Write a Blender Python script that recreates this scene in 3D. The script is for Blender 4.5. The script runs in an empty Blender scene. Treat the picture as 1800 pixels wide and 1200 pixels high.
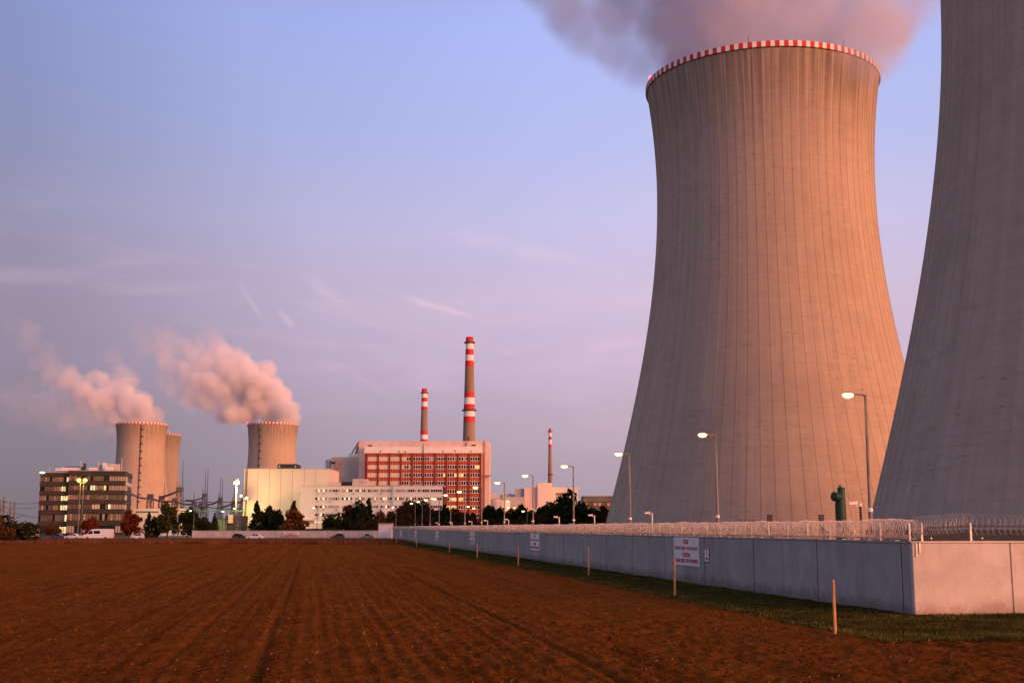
import bpy, bmesh, math, random
import numpy as np
from mathutils import Vector, Matrix, Euler

random.seed(7)
rng = np.random.default_rng(7)
scene = bpy.context.scene
COL = scene.collection
rad = math.radians

# ------------------------------------------------------------------ camera
F = 2150.0                      # focal length in photograph pixels (1800 wide)
EYE = 2.7
TH = math.atan(327.0 / F)       # upward pitch: eye level sits 327 px under the middle
cam_data = bpy.data.cameras.new('camera')
cam_data.sensor_width = 36.0
cam_data.lens = 36.0 * F / 1800.0
cam_data.clip_start = 0.5
cam_data.clip_end = 30000.0
cam = bpy.data.objects.new('camera', cam_data)
COL.objects.link(cam)
cam.location = (0, 0, EYE)
cam.rotation_euler = (rad(90) + TH, 0, 0)
scene.camera = cam

# ------------------------------------------------------------------ light
SUN_AZ = Vector((0.82, -0.57, 0)).normalized()      # ground direction towards the sun
SUN_EL = rad(9.0)
SUN_DIR = Vector((SUN_AZ.x * math.cos(SUN_EL), SUN_AZ.y * math.cos(SUN_EL), math.sin(SUN_EL)))
sun_data = bpy.data.lights.new('sun', 'SUN')
sun_data.energy = 5.0
sun_data.color = (1.0, 0.36, 0.145)
sun_data.angle = rad(46.0)           # afterglow: a broad low source, soft shadows
sun = bpy.data.objects.new('sun', sun_data)
COL.objects.link(sun)
sun.rotation_euler = (-SUN_DIR).to_track_quat('-Z', 'Y').to_euler()
sun.location = (60, -60, 60)

scene.view_settings.view_transform = 'Standard'
scene.view_settings.look = 'None'
scene.view_settings.gamma = 1.0
scene.view_settings.use_curve_mapping = False
scene.view_settings.exposure = 0.5
scene.render.engine = 'CYCLES'
cy = scene.cycles
cy.use_denoising = True
cy.use_adaptive_sampling = True
cy.adaptive_threshold = 0.02
cy.max_bounces = 8
cy.diffuse_bounces = 3
cy.glossy_bounces = 3
cy.volume_bounces = 6
cy.volume_step_rate = 3.0
cy.transparent_max_bounces = 8
cy.sample_clamp_indirect = 4.0
cy.volume_max_steps = 128


def ray(px, py):
    a = (px - 900.0) / F
    b = (600.0 - py) / F
    return Vector((a, math.cos(TH) - b * math.sin(TH), math.sin(TH) + b * math.cos(TH)))


def at(px, py, Y):
    d = ray(px, py)
    t = Y / d.y
    return Vector((d.x * t, Y, EYE + d.z * t))


def ground(px, py, z=0.0):
    d = ray(px, py)
    t = (z - EYE) / d.z
    return Vector((d.x * t, d.y * t, z))


def X(px, Y):
    """world x of picture column px for something standing on the ground at depth Y"""
    return at(px, 925, Y).x


def Z(py, Y):
    return at(900, py, Y).z


# ------------------------------------------------------------------ world (dusk sky opposite the low sun)
world = bpy.data.worlds.new('World')
scene.world = world
world.use_nodes = True


class NT:
    """small helper round a node tree"""
    def __init__(s, tree):
        s.t = tree
        s.n = tree.nodes
        s.l = tree.links

    def node(s, typ, **kw):
        nd = s.n.new(typ)
        for k, v in kw.items():
            setattr(nd, k, v)
        return nd

    def put(s, sock, v):
        if isinstance(v, bpy.types.NodeSocket):
            s.l.new(v, sock)
        elif v is not None:
            if sock.type == 'RGBA' and not isinstance(v, (int, float)) and len(v) == 3:
                v = (*v, 1.0)
            sock.default_value = v

    def math(s, op, a, b=None, c=None, clamp=False):
        nd = s.node('ShaderNodeMath', operation=op)
        nd.use_clamp = clamp
        s.put(nd.inputs[0], a)
        if b is not None:
            s.put(nd.inputs[1], b)
        if c is not None:
            s.put(nd.inputs[2], c)
        return nd.outputs[0]

    def vmath(s, op, a, b=None):
        nd = s.node('ShaderNodeVectorMath', operation=op)
        s.put(nd.inputs[0], a)
        if b is not None:
            s.put(nd.inputs[1], b)
        return nd.outputs['Value'] if op in ('DOT_PRODUCT', 'LENGTH', 'DISTANCE') else nd.outputs['Vector']

    def mix(s, fac, a, b, blend='MIX'):
        nd = s.node('ShaderNodeMix', data_type='RGBA', blend_type=blend)
        s.put(nd.inputs[0], fac)
        s.put(nd.inputs[6], a)
        s.put(nd.inputs[7], b)
        return nd.outputs[2]

    def smooth(s, v, a, b, lo=0.0, hi=1.0):
        nd = s.node('ShaderNodeMapRange', interpolation_type='SMOOTHSTEP')
        s.put(nd.inputs['Value'], v)
        nd.inputs['From Min'].default_value = a
        nd.inputs['From Max'].default_value = b
        nd.inputs['To Min'].default_value = lo
        nd.inputs['To Max'].default_value = hi
        return nd.outputs['Result']

    def ramp(s, v, stops):
        nd = s.node('ShaderNodeValToRGB')
        e = nd.color_ramp.elements
        while len(e) < len(stops):
            e.new(0.5)
        for el, (p, c) in zip(e, stops):
            el.position = p
            el.color = (*c, 1.0)
        s.put(nd.inputs[0], v)
        return nd.outputs[0]

    def noise(s, vec, scale, detail=3, rough=0.55, dist=0.0):
        nd = s.node('ShaderNodeTexNoise')
        s.put(nd.inputs['Vector'], vec)
        nd.inputs['Scale'].default_value = scale
        nd.inputs['Detail'].default_value = detail
        nd.inputs['Roughness'].default_value = rough
        nd.inputs['Distortion'].default_value = dist
        return nd.outputs[0]

    def scale(s, vec, xyz):
        nd = s.node('ShaderNodeMapping')
        s.put(nd.inputs['Vector'], vec)
        nd.inputs['Scale'].default_value = xyz
        return nd.outputs[0]


def build_world():
    g = NT(world.node_tree)
    g.n.clear()
    out = g.node('ShaderNodeOutputWorld')
    tc = g.node('ShaderNodeTexCoord').outputs['Generated']
    sep = g.node('ShaderNodeSeparateXYZ')
    g.put(sep.inputs[0], tc)
    x, y, z = sep.outputs
    k_ = .735
    stops = [(0.0, (.37, .295, .36)), (0.045, (.42, .325, .41)), (0.081, (.475, .362, .465)), (0.127, (.57, .435, .595)), (0.185, (.60, .485, .66)),
             (0.242, (.555, .515, .77)), (0.305, (.465, .50, .83)), (0.39, (.405, .475, .895)), (0.47, (.34, .38, .66)), (1.0, (.12, .125, .18))]
    base = g.ramp(z, [(p_, tuple(c_ * k_ for c_ in col_)) for p_, col_ in stops])
    # brighter towards the sunset side, dullest straight away from it
    az = g.vmath('DOT_PRODUCT', tc, tuple(SUN_AZ))
    base = g.mix(1.0, base, g.ramp(g.math('MULTIPLY_ADD', az, .5, .5), [(0.0, (.48, .49, .50)), (0.09, (.53, .54, .56)), (0.16, (.88, .89, .90)), (0.24, (1.05, 1.05, 1.05)), (0.30, (1.14, 1.10, 1.06)), (0.42, (1.02, 1.04, 1.02)), (1.0, (1.15, 1.1, 1.0))]), 'MULTIPLY')
    # afterglow low over the sunset
    glow = g.math('MULTIPLY', g.smooth(az, -.25, .9), g.smooth(z, .28, .0))
    base = g.mix(glow, base, (1.5, .70, .32))
    # thin pink veil clouds
    v = g.scale(tc, (3.0, 3.0, 16.0))
    n1 = g.noise(v, 1.6, 5, .6, .6)
    veil = g.math('MULTIPLY', g.smooth(n1, .47, .74), g.math('MULTIPLY', g.smooth(z, .03, .10), g.smooth(z, .30, .17)))
    base = g.mix(g.math('MULTIPLY', veil, .16), base, (.66, .44, .55))
    # a few fading vapour trails in the sky ahead
    a = g.math('DIVIDE', x, g.math('MAXIMUM', y, .05))
    b = g.math('DIVIDE', z, g.math('MAXIMUM', y, .05))
    nb = g.noise(g.scale(tc, (18, 18, 30)), 1.0, 4, .6)
    tot = None
    for (x0, y0, x1, y1, w, k) in [(610, 493, 905, 578, 7, .55), (715, 392, 1130, 485, 18, .42), (408, 478, 474, 582, 6, .34),
                                   (484, 538, 524, 584, 8, .42), (520, 470, 632, 558, 14, .30), (1010, 612, 1150, 598, 12, .40),
                                   (600, 650, 695, 700, 7, .2), (860, 615, 930, 628, 9, .2)]:
        d0, d1 = ray(x0, y0), ray(x1, y1)
        p0 = Vector((d0.x / d0.y, d0.z / d0.y))
        p1 = Vector((d1.x / d1.y, d1.z / d1.y))
        e = (p1 - p0)
        L = e.length
        e /= L
        da = g.math('SUBTRACT', a, p0.x)
        db = g.math('SUBTRACT', b, p0.y)
        along = g.math('DIVIDE', g.math('ADD', g.math('MULTIPLY', da, e.x), g.math('MULTIPLY', db, e.y)), L)
        across = g.math('ABSOLUTE', g.math('ADD', g.math('SUBTRACT', g.math('MULTIPLY', db, e.x), g.math('MULTIPLY', da, e.y)),
                                           g.math('MULTIPLY_ADD', nb, w / F * 1.2, -w / F * .6)))
        m = g.math('MULTIPLY', g.smooth(across, w / F * 1.3, 0.0), g.math('MULTIPLY', g.smooth(along, 0, .45), g.smooth(along, 1.0, .6)))
        m = g.math('MULTIPLY', m, g.math('MULTIPLY', g.smooth(nb, .25, .75), k * .6))
        tot = m if tot is None else g.math('ADD', tot, m)
    tot = g.math('MULTIPLY', tot, g.smooth(y, .05, .2))
    base = g.mix(g.math('MINIMUM', tot, 1.0), base, (.80, .52, .60))
    bg1 = g.node('ShaderNodeBackground')
    g.put(bg1.inputs[0], base)
    bg1.inputs[1].default_value = 1.0
    sky = g.node('ShaderNodeTexSky', sky_type='NISHITA')
    sky.sun_disc = False
    sky.sun_elevation = SUN_EL
    sky.sun_rotation = math.atan2(SUN_AZ.x, SUN_AZ.y)
    bg2 = g.node('ShaderNodeBackground')
    g.put(bg2.inputs[0], sky.outputs[0])
    bg2.inputs[1].default_value = 0.08
    mx = g.node('ShaderNodeMixShader')
    mx.inputs[0].default_value = 0.06
    g.l.new(bg1.outputs[0], mx.inputs[1])
    g.l.new(bg2.outputs[0], mx.inputs[2])
    g.l.new(mx.outputs[0], out.inputs['Surface'])


build_world()

# ------------------------------------------------------------------ mesh helpers


class MB:
    def __init__(s):
        s.v = []
        s.f = []

    def quad(s, a, b, c, d):
        i = len(s.v)
        s.v += [tuple(a), tuple(b), tuple(c), tuple(d)]
        s.f.append((i, i + 1, i + 2, i + 3))
        return s

    def box(s, x0, x1, y0, y1, z0, z1):
        i = len(s.v)
        s.v += [(x0, y0, z0), (x1, y0, z0), (x1, y1, z0), (x0, y1, z0), (x0, y0, z1), (x1, y0, z1), (x1, y1, z1), (x0, y1, z1)]
        s.f += [(i, i + 3, i + 2, i + 1), (i + 4, i + 5, i + 6, i + 7), (i, i + 1, i + 5, i + 4), (i + 1, i + 2, i + 6, i + 5),
                (i + 2, i + 3, i + 7, i + 6), (i + 3, i, i + 4, i + 7)]
        return s

    def hexa(s, pts):
        """box from 8 corner points (bottom 4 counter-clockwise, then top 4)"""
        i = len(s.v)
        s.v += [tuple(p) for p in pts]
        s.f += [(i, i + 3, i + 2, i + 1), (i + 4, i + 5, i + 6, i + 7), (i, i + 1, i + 5, i + 4), (i + 1, i + 2, i + 6, i + 5),
                (i + 2, i + 3, i + 7, i + 6), (i + 3, i, i + 4, i + 7)]
        return s

    def tube(s, path, r, n=6, cap=True):
        """swept round tube; r may be a list"""
        path = [Vector(p) for p in path]
        m = len(path)
        rs = r if isinstance(r, (list, tuple)) else [r] * m
        base = len(s.v)
        up0 = None
        for k, p in enumerate(path):
            t = (path[min(k + 1, m - 1)] - path[max(k - 1, 0)])
            t = t.normalized() if t.length > 1e-9 else Vector((0, 0, 1))
            if up0 is None:
                ref = Vector((0, 0, 1)) if abs(t.z) < .9 else Vector((1, 0, 0))
                up0 = t.cross(ref).normalized()
            up0 = (up0 - t * up0.dot(t))
            up0 = up0.normalized() if up0.length > 1e-6 else t.orthogonal().normalized()
            w = t.cross(up0)
            for j in range(n):
                an = 2 * math.pi * j / n
                s.v.append(tuple(p + (up0 * math.cos(an) + w * math.sin(an)) * rs[k]))
        for k in range(m - 1):
            for j in range(n):
                a = base + k * n + j
                b = base + k * n + (j + 1) % n
                s.f.append((a, b, b + n, a + n))
        if cap:
            s.f.append(tuple(base + j for j in range(n))[::-1])
            s.f.append(tuple(base + (m - 1) * n + j for j in range(n)))
        return s

    def lathe(s, prof, n=32, cx=0, cy=0, cap=False):
        """prof: list of (r, z)"""
        base = len(s.v)
        for (r, z) in prof:
            for j in range(n):
                an = 2 * math.pi * j / n
                s.v.append((cx + r * math.cos(an), cy + r * math.sin(an), z))
        for k in range(len(prof) - 1):
            for j in range(n):
                a = base + k * n + j
                b = base + k * n + (j + 1) % n
                s.f.append((a, b, b + n, a + n))
        if cap:
            s.f.append(tuple(base + j for j in range(n))[::-1])
            s.f.append(tuple(base + (len(prof) - 1) * n + j for j in range(n)))
        return s

    def mesh(s, name, mat, smooth=False, off=(0, 0, 0)):
        me = bpy.data.meshes.new(name)
        o = Vector(off)
        me.from_pydata([(a - o.x, b - o.y, c - o.z) for a, b, c in s.v], [], s.f)
        if mat:
            me.materials.append(mat)
        if smooth:
            me.polygons.foreach_set('use_smooth', [True] * len(me.polygons))
        me.update()
        return me

    def build(s, name, mat, parent=None, smooth=False, off=None):
        if off is None:
            off = root_of(parent).location if parent else (0, 0, 0)
        me = s.mesh(name, mat, smooth, off)
        return link(name, me, parent)


def root_of(o):
    while o.parent:
        o = o.parent
    return o


def link(name, data, parent=None, loc=None):
    o = bpy.data.objects.new(name, data)
    COL.objects.link(o)
    if parent:
        o.parent = parent
    if loc is not None:
        o.location = loc
    return o


def tag(o, label=None, cat=None, group=None, kind=None):
    if label:
        o['label'] = label
    if cat:
        o['category'] = cat
    if group:
        o['group'] = group
    if kind:
        o['kind'] = kind
    return o


def empty(name, loc, label, cat, group=None):
    o = bpy.data.objects.new(name, None)
    COL.objects.link(o)
    o.location = loc
    o.empty_display_size = .5
    return tag(o, label, cat, group)


def np_mesh(name, V, Fc, mat, smooth=False):
    """V (n,3) array, Fc (m,k) array of equal-size faces"""
    me = bpy.data.meshes.new(name)
    k = Fc.shape[1]
    me.vertices.add(len(V))
    me.vertices.foreach_set('co', np.ascontiguousarray(V, dtype=np.float32).ravel())
    me.loops.add(Fc.size)
    me.loops.foreach_set('vertex_index', np.ascontiguousarray(Fc, dtype=np.int32).ravel())
    me.polygons.add(len(Fc))
    me.polygons.foreach_set('loop_start', np.arange(0, Fc.size, k, dtype=np.int32))
    me.polygons.foreach_set('loop_total', np.full(len(Fc), k, dtype=np.int32))
    if smooth:
        me.polygons.foreach_set('use_smooth', np.ones(len(Fc), dtype=bool))
    me.update(calc_edges=True)
    me.validate()
    if mat:
        me.materials.append(mat)
    return me


def vnoise(x, y, seed=0):
    """value noise on a unit lattice, -1..1"""
    xi = np.floor(x).astype(np.int64)
    yi = np.floor(y).astype(np.int64)
    xf = x - xi
    yf = y - yi
    xf = xf * xf * (3 - 2 * xf)
    yf = yf * yf * (3 - 2 * yf)

    def h(i, j):
        n = (i * 374761393 + j * 668265263 + seed * 974634541) & 0x7fffffff
        n = ((n ^ (n >> 13)) * 1274126177) & 0x7fffffff
        return ((n ^ (n >> 16)) & 0xffff) / 32767.5 - 1
    a, b, c, d = h(xi, yi), h(xi + 1, yi), h(xi, yi + 1), h(xi + 1, yi + 1)
    return (a * (1 - xf) + b * xf) * (1 - yf) + (c * (1 - xf) + d * xf) * yf


# ------------------------------------------------------------------ materials
MATS = {}


def mat(name, col, rough=.8, var=.25, scale=1.0, detail=4, bump=0.0, bscale=None, metal=0.0, spec=.3, stretch=(1, 1, 1), col2=None, rnd=0.0):
    m = bpy.data.materials.new(name)
    m.use_nodes = True
    g = NT(m.node_tree)
    g.n.clear()
    out = g.node('ShaderNodeOutputMaterial')
    p = g.node('ShaderNodeBsdfPrincipled')
    g.l.new(p.outputs[0], out.inputs[0])
    geo = g.node('ShaderNodeNewGeometry').outputs['Position']
    vec = g.scale(geo, stretch)
    n = g.noise(vec, scale, detail, .6)
    lo = tuple(c * (1 - var) for c in col)
    hi = tuple(min(c * (1 + var), .9) for c in col) if col2 is None else col2
    c = g.mix(g.smooth(n, .3, .7), lo, hi)
    if rnd:
        oi = g.node('ShaderNodeObjectInfo').outputs['Random']
        c = g.mix(1.0, c, g.ramp(oi, [(0, (1 - rnd,) * 3), (1, (1 + rnd * .6,) * 3)]), 'MULTIPLY')
    g.put(p.inputs['Base Color'], c)
    p.inputs['Roughness'].default_value = rough
    p.inputs['Metallic'].default_value = metal
    p.inputs['Specular IOR Level'].default_value = spec
    if bump:
        b = g.node('ShaderNodeBump')
        b.inputs['Strength'].default_value = 1.0
        b.inputs['Distance'].default_value = bump
        g.put(b.inputs['Height'], g.noise(geo, bscale or scale * 4, 5, .6))
        g.l.new(b.outputs[0], p.inputs['Normal'])
    MATS[name] = m
    return m


def emit(name, col, strength, var=0.0, scale=1.0):
    m = bpy.data.materials.new(name)
    m.use_nodes = True
    g = NT(m.node_tree)
    g.n.clear()
    out = g.node('ShaderNodeOutputMaterial')
    e = g.node('ShaderNodeEmission')
    g.l.new(e.outputs[0], out.inputs[0])
    e.inputs[1].default_value = strength
    if var:
        geo = g.node('ShaderNodeNewGeometry').outputs['Position']
        n = g.noise(geo, scale, 3, .7)
        g.put(e.inputs[0], g.mix(g.smooth(n, .35, .65), tuple(c * (1 - var) for c in col), col))
    else:
        g.put(e.inputs[0], col)
    MATS[name] = m
    return m


def tower_concrete(name, base, cx, cy, H, detail=True):
    """weathered shell concrete: lift lines, streaks, blotches, a lip that darkens in streaks"""
    m = bpy.data.materials.new(name)
    m.use_nodes = True
    g = NT(m.node_tree)
    g.n.clear()
    out = g.node('ShaderNodeOutputMaterial')
    p = g.node('ShaderNodeBsdfPrincipled')
    g.l.new(p.outputs[0], out.inputs[0])
    pos = g.vmath('SUBTRACT', g.node('ShaderNodeNewGeometry').outputs['Position'], (cx, cy, 0))
    sep = g.node('ShaderNodeSeparateXYZ')
    g.put(sep.inputs[0], pos)
    ang = g.math('ARCTAN2', sep.outputs[1], sep.outputs[0])
    z = sep.outputs[2]
    cyl = g.node('ShaderNodeCombineXYZ')
    g.put(cyl.inputs[0], g.math('MULTIPLY', ang, 40.0))
    g.put(cyl.inputs[1], z)
    cv = cyl.outputs[0]
    streak = g.noise(g.scale(cv, (.55, .018, 1)), 1.0, 5, .65)
    blotch = g.noise(g.scale(cv, (.16, .42, 1)), 1.0, 7, .75, .2)
    lift = g.noise(g.scale(cv, (.012, .95, 1)), 1.0, 2, .5)
    fine = g.noise(g.scale(cv, (.7, 2.0, 1)), 1.0, 5, .75)
    big = g.noise(g.scale(cv, (.035, .05, 1)), 1.0, 3, .55)
    # each formwork panel (rib strip x pour height) took the weather a little differently
    strip = g.node('ShaderNodeTexWhiteNoise', noise_dimensions='2D')
    cell = g.node('ShaderNodeCombineXYZ')
    g.put(cell.inputs[0], g.math('FLOOR', g.math('MULTIPLY', ang, 80 / (2 * math.pi))))
    g.put(cell.inputs[1], g.math('FLOOR', g.math('DIVIDE', z, 1.55)))
    g.put(strip.inputs['Vector'], cell.outputs[0])
    joint = g.math('FRACT', g.math('DIVIDE', z, 1.55))
    jl = g.math('MULTIPLY', g.smooth(joint, .14, .0), g.smooth(lift, .40, .60))
    c = g.mix(g.smooth(streak, .3, .72), tuple(b * .91 for b in base), tuple(b * 1.07 for b in base))
    c = g.mix(g.smooth(blotch, .50, .74, 0, .34), c, tuple(b * .56 for b in base))
    c = g.mix(g.smooth(big, .48, .70, 0, .30), c, tuple(b * .66 for b in base))
    c = g.mix(g.math('MULTIPLY', jl, .30), c, tuple(b * .5 for b in base))
    c = g.mix(g.smooth(fine, .58, .76, 0, .30), c, (base[0] * .5, base[1] * .46, base[2] * .42))
    c = g.mix(g.math('MULTIPLY', strip.outputs['Value'], .13), c, tuple(b * .5 for b in base))
    lip = g.math('MULTIPLY', g.smooth(z, H - 34, H - 1), g.smooth(streak, .74, .28))  # streaky darkening that grows towards the rim
    c = g.mix(g.math('MULTIPLY', lip, .85), c, (base[0] * .34, base[1] * .32, base[2] * .30))
    # short dark scars scattered in belts
    scar = g.math('MULTIPLY', g.smooth(g.noise(g.scale(cv, (.42, 1.5, 1)), 1.0, 3, .6), .60, .70),
                  g.smooth(g.noise(g.scale(cv, (.03, .07, 1)), 1.0, 2, .5), .46, .62))
    c = g.mix(g.math('MULTIPLY', scar, .60), c, tuple(b * .36 for b in base))
    g.put(p.inputs['Base Color'], c)
    p.inputs['Roughness'].default_value = .92
    p.inputs['Specular IOR Level'].default_value = .15
    b = g.node('ShaderNodeBump')
    b.inputs['Distance'].default_value = .12
    g.put(b.inputs['Height'], g.noise(g.scale(cv, (.4, 1.2, 1)), 1.0, 5, .7))
    g.l.new(b.outputs[0], p.inputs['Normal'])
    return m


def soil_material(name, dirv):
    m = bpy.data.materials.new(name)
    m.use_nodes = True
    g = NT(m.node_tree)
    g.n.clear()
    out = g.node('ShaderNodeOutputMaterial')
    p = g.node('ShaderNodeBsdfPrincipled')
    g.l.new(p.outputs[0], out.inputs[0])
    pos = g.node('ShaderNodeNewGeometry').outputs['Position']
    u = g.vmath('DOT_PRODUCT', pos, (dirv.x, dirv.y, 0))
    w = g.vmath('DOT_PRODUCT', pos, (dirv.y, -dirv.x, 0))
    cm = g.node('ShaderNodeCombineXYZ')
    g.put(cm.inputs[0], g.math('MULTIPLY', w, 1.0))
    g.put(cm.inputs[1], g.math('MULTIPLY', u, .02))
    rows = g.noise(cm.outputs[0], 3.4, 3, .65)
    big = g.noise(pos, .035, 4, .6)
    mid = g.noise(pos, .6, 5, .7)
    fine = g.noise(pos, 9.0, 6, .8)
    lump = g.noise(pos, 2.6, 5, .75)
    cm2 = g.node('ShaderNodeCombineXYZ')
    g.put(cm2.inputs[0], w)
    g.put(cm2.inputs[1], g.math('MULTIPLY', u, .008))
    tracks = g.noise(cm2.outputs[0], 1.25, 4, .8)
    c = g.mix(g.smooth(mid, .3, .7), (.160, .054, .0115), (.230, .082, .018))
    c = g.mix(g.smooth(rows, .46, .60, 0, .42), c, (.115, .037, .0085))
    c = g.mix(g.smooth(tracks, .50, .66, 0, .50), c, (.085, .027, .0062))
    c = g.mix(g.smooth(tracks, .46, .34, 0, .35), c, (.26, .095, .022))
    c = g.mix(g.smooth(lump, .54, .70, 0, .55), c, (.070, .022, .0055))
    c = g.mix(g.smooth(lump, .44, .30, 0, .45), c, (.27, .105, .027))
    c = g.mix(g.smooth(fine, .5, .75, 0, .55), c, (.275, .098, .022))
    c = g.mix(g.smooth(fine, .5, .25, 0, .7), c, (.075, .023, .0058))
    green = g.math('MULTIPLY', g.smooth(big, .46, .68), g.smooth(fine, .40, .62))
    c = g.mix(g.math('MULTIPLY', green, .55), c, (.140, .078, .0115))
    g.put(p.inputs['Base Color'], c)
    p.inputs['Roughness'].default_value = 1.0
    p.inputs['Specular IOR Level'].default_value = 0.0
    b = g.node('ShaderNodeBump')
    b.inputs['Distance'].default_value = .16
    g.put(b.inputs['Height'], g.noise(pos, 7.0, 8, .8))
    g.l.new(b.outputs[0], p.inputs['Normal'])
    return m


def panel_material(name, base, dirt, rnd=.10):
    """painted concrete: soft mottling, dirt splashed along the foot and run-down streaks"""
    m = bpy.data.materials.new(name)
    m.use_nodes = True
    g = NT(m.node_tree)
    g.n.clear()
    out = g.node('ShaderNodeOutputMaterial')
    p = g.node('ShaderNodeBsdfPrincipled')
    g.l.new(p.outputs[0], out.inputs[0])
    pos = g.node('ShaderNodeNewGeometry').outputs['Position']
    n = g.noise(pos, .9, 5, .65, .3)
    st = g.noise(g.scale(pos, (2.2, 2.2, .22)), 1.0, 4, .65)
    sp = g.noise(pos, 14.0, 3, .7)
    c = g.mix(g.smooth(n, .3, .7), tuple(b * .86 for b in base), tuple(min(b * 1.08, .88) for b in base))
    c = g.mix(g.smooth(st, .55, .80, 0, .35), c, dirt)
    c = g.mix(g.smooth(sp, .68, .76, 0, .35), c, dirt)
    zz_ = g.node('ShaderNodeSeparateXYZ')
    g.put(zz_.inputs[0], pos)
    mud = g.math('MULTIPLY', g.smooth(g.math('MULTIPLY_ADD', g.noise(pos, 1.6, 4, .7), -.9, zz_.outputs[2]), .15, -.35), .6)
    c = g.mix(mud, c, (dirt[0] * .6, dirt[1] * .48, dirt[2] * .36))
    run = g.math('MULTIPLY', g.smooth(g.noise(g.scale(pos, (3.5, 3.5, .10)), 1.0, 3, .6), .56, .72), g.smooth(zz_.outputs[2], .9, 2.3))
    c = g.mix(g.math('MULTIPLY', run, .5), c, dirt)
    oi = g.node('ShaderNodeObjectInfo').outputs['Random']
    c = g.mix(1.0, c, g.ramp(oi, [(0, (1 - rnd,) * 3), (1, (1 + rnd * .4,) * 3)]), 'MULTIPLY')
    g.put(p.inputs['Base Color'], c)
    p.inputs['Roughness'].default_value = .9
    p.inputs['Specular IOR Level'].default_value = .15
    b = g.node('ShaderNodeBump')
    b.inputs['Distance'].default_value = .012
    g.put(b.inputs['Height'], g.noise(pos, 9.0, 5, .7))
    g.l.new(b.outputs[0], p.inputs['Normal'])
    return m


M = MATS
mat('far_ground', (.075, .055, .030), 1.0, .35, .05, spec=0.0)
mat('asphalt', (.055, .052, .052), .9, .2, .4)
mat('kerb_stone', (.33, .32, .30), .9, .15, 1.0)
mat('grass_soil', (.045, .034, .010), 1.0, .4, 1.2, bump=.06, bscale=6, spec=0.0)
mat('grass_blade', (.050, .046, .012), .9, .45, .5, col2=(.125, .120, .030), spec=0.0)
mat('dry_weed', (.120, .045, .022), .95, .5, .25, col2=(.19, .085, .045), spec=0.0)
mat('clod', (.115, .034, .0070), 1.0, .5, 3.0, spec=0.0)
mat('straw', (.30, .15, .055), .9, .4, 3.0, spec=0.0)
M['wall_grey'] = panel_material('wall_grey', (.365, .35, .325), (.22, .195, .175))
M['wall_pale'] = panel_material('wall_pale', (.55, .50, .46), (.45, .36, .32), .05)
mat('galvanised', (.56, .54, .52), .5, .2, 3.0, metal=.35)
mat('pole_steel', (.20, .17, .145), .6, .2, 2.0, metal=.2)
mat('wire_steel', (.60, .53, .48), .5, .2, 4.0, metal=.55)
mat('dark_steel', (.05, .05, .05), .6, .3, 2.0)
mat('lattice_steel', (.16, .14, .14), .7, .25, .3)
mat('wood_stake', (.48, .24, .10), .85, .3, 6.0, stretch=(1, 1, .2))
mat('red_paint', (.52, .030, .028), .6, .12, .3)
mat('white_paint', (.78, .75, .72), .6, .06, .3)
mat('sign_white', (.74, .73, .74), .5, .04, 2.0)
mat('sign_red', (.50, .018, .035), .6, .05, 2.0)
mat('sign_black', (.03, .03, .03), .6, .05, 2.0)
mat('stack_concrete', (.27, .185, .14), .9, .18, .10, stretch=(1, 1, .2))
mat('facade_red', (.36, .062, .030), .8, .10, .15)
mat('spandrel_red', (.37, .060, .028), .75, .12, .3, rnd=.12)
mat('rib_red', (.55, .19, .11), .7, .1, .3)
mat('pier_red', (.22, .020, .014), .8, .12, .3)
mat('facade_pink', (.66, .50, .45), .85, .10, .08, stretch=(1, 1, .4))
mat('facade_white', (.82, .74, .72), .85, .06, .15)
mat('facade_cream', (.76, .66, .56), .85, .08, .07, stretch=(1, 1, .4))
mat('facade_grey', (.40, .37, .36), .85, .12, .1)
mat('facade_brown', (.062, .045, .034), .8, .15, .3)
mat('facade_slate', (.14, .14, .13), .8, .15, .2)
mat('roof_dark', (.05, .05, .055), .9, .2, .2)
mat('window_frame', (.70, .66, .64), .6, .05, 1.0)
mat('frame_dark', (.045, .038, .034), .6, .1, 1.0)
mat('glass_dark', (.010, .010, .014), .25, .3, .5, spec=.12)
mat('glass_brown', (.16, .115, .085), .22, .35, .35, spec=.5, rnd=.35)
mat('blind_cream', (.74, .56, .40), .7, .05, .5, rnd=.12)
mat('blind_brown', (.50, .37, .31), .7, .06, .5, rnd=.15)
mat('curtain', (.42, .27, .20), .7, .2, .8, rnd=.3)
emit('glass_lit', (1.0, .66, .20), .95, .45, .9)
emit('glass_lit_pale', (1.0, .78, .42), 1.0, .4, .9)
mat('green_paint', (.055, .20, .105), .6, .2, .3)
mat('green_pale', (.20, .30, .19), .7, .2, .2)
mat('pipe_green', (.010, .042, .030), .55, .25, 1.0)
mat('bark', (.06, .042, .03), .95, .3, 1.5)
mat('leaf_dark', (.022, .033, .016), .85, .45, .35, col2=(.048, .052, .020), spec=0.0)
mat('leaf_undergrowth', (.030, .026, .013), .85, .5, .12, col2=(.075, .045, .018), spec=0.0)
mat('leaf_green', (.050, .058, .018), .85, .4, .35, col2=(.085, .085, .024), spec=0.0)
mat('leaf_brown', (.085, .042, .018), .85, .4, .35, col2=(.13, .062, .022), spec=0.0)
mat('leaf_orange', (.17, .065, .018), .85, .35, .35, col2=(.24, .095, .026), spec=0.0)
mat('leaf_red', (.13, .026, .014), .85, .4, .35, col2=(.19, .04, .02), spec=0.0)
mat('car_white', (.76, .74, .74), .35, .03, .5, spec=.5)
mat('car_black', (.016, .016, .02), .3, .1, .5, spec=.5)
mat('car_blue', (.035, .05, .09), .3, .1, .5, spec=.5)
mat('car_grey', (.22, .23, .24), .35, .1, .5, spec=.5)
mat('tyre', (.02, .02, .02), .9, .2, 2.0)
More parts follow.
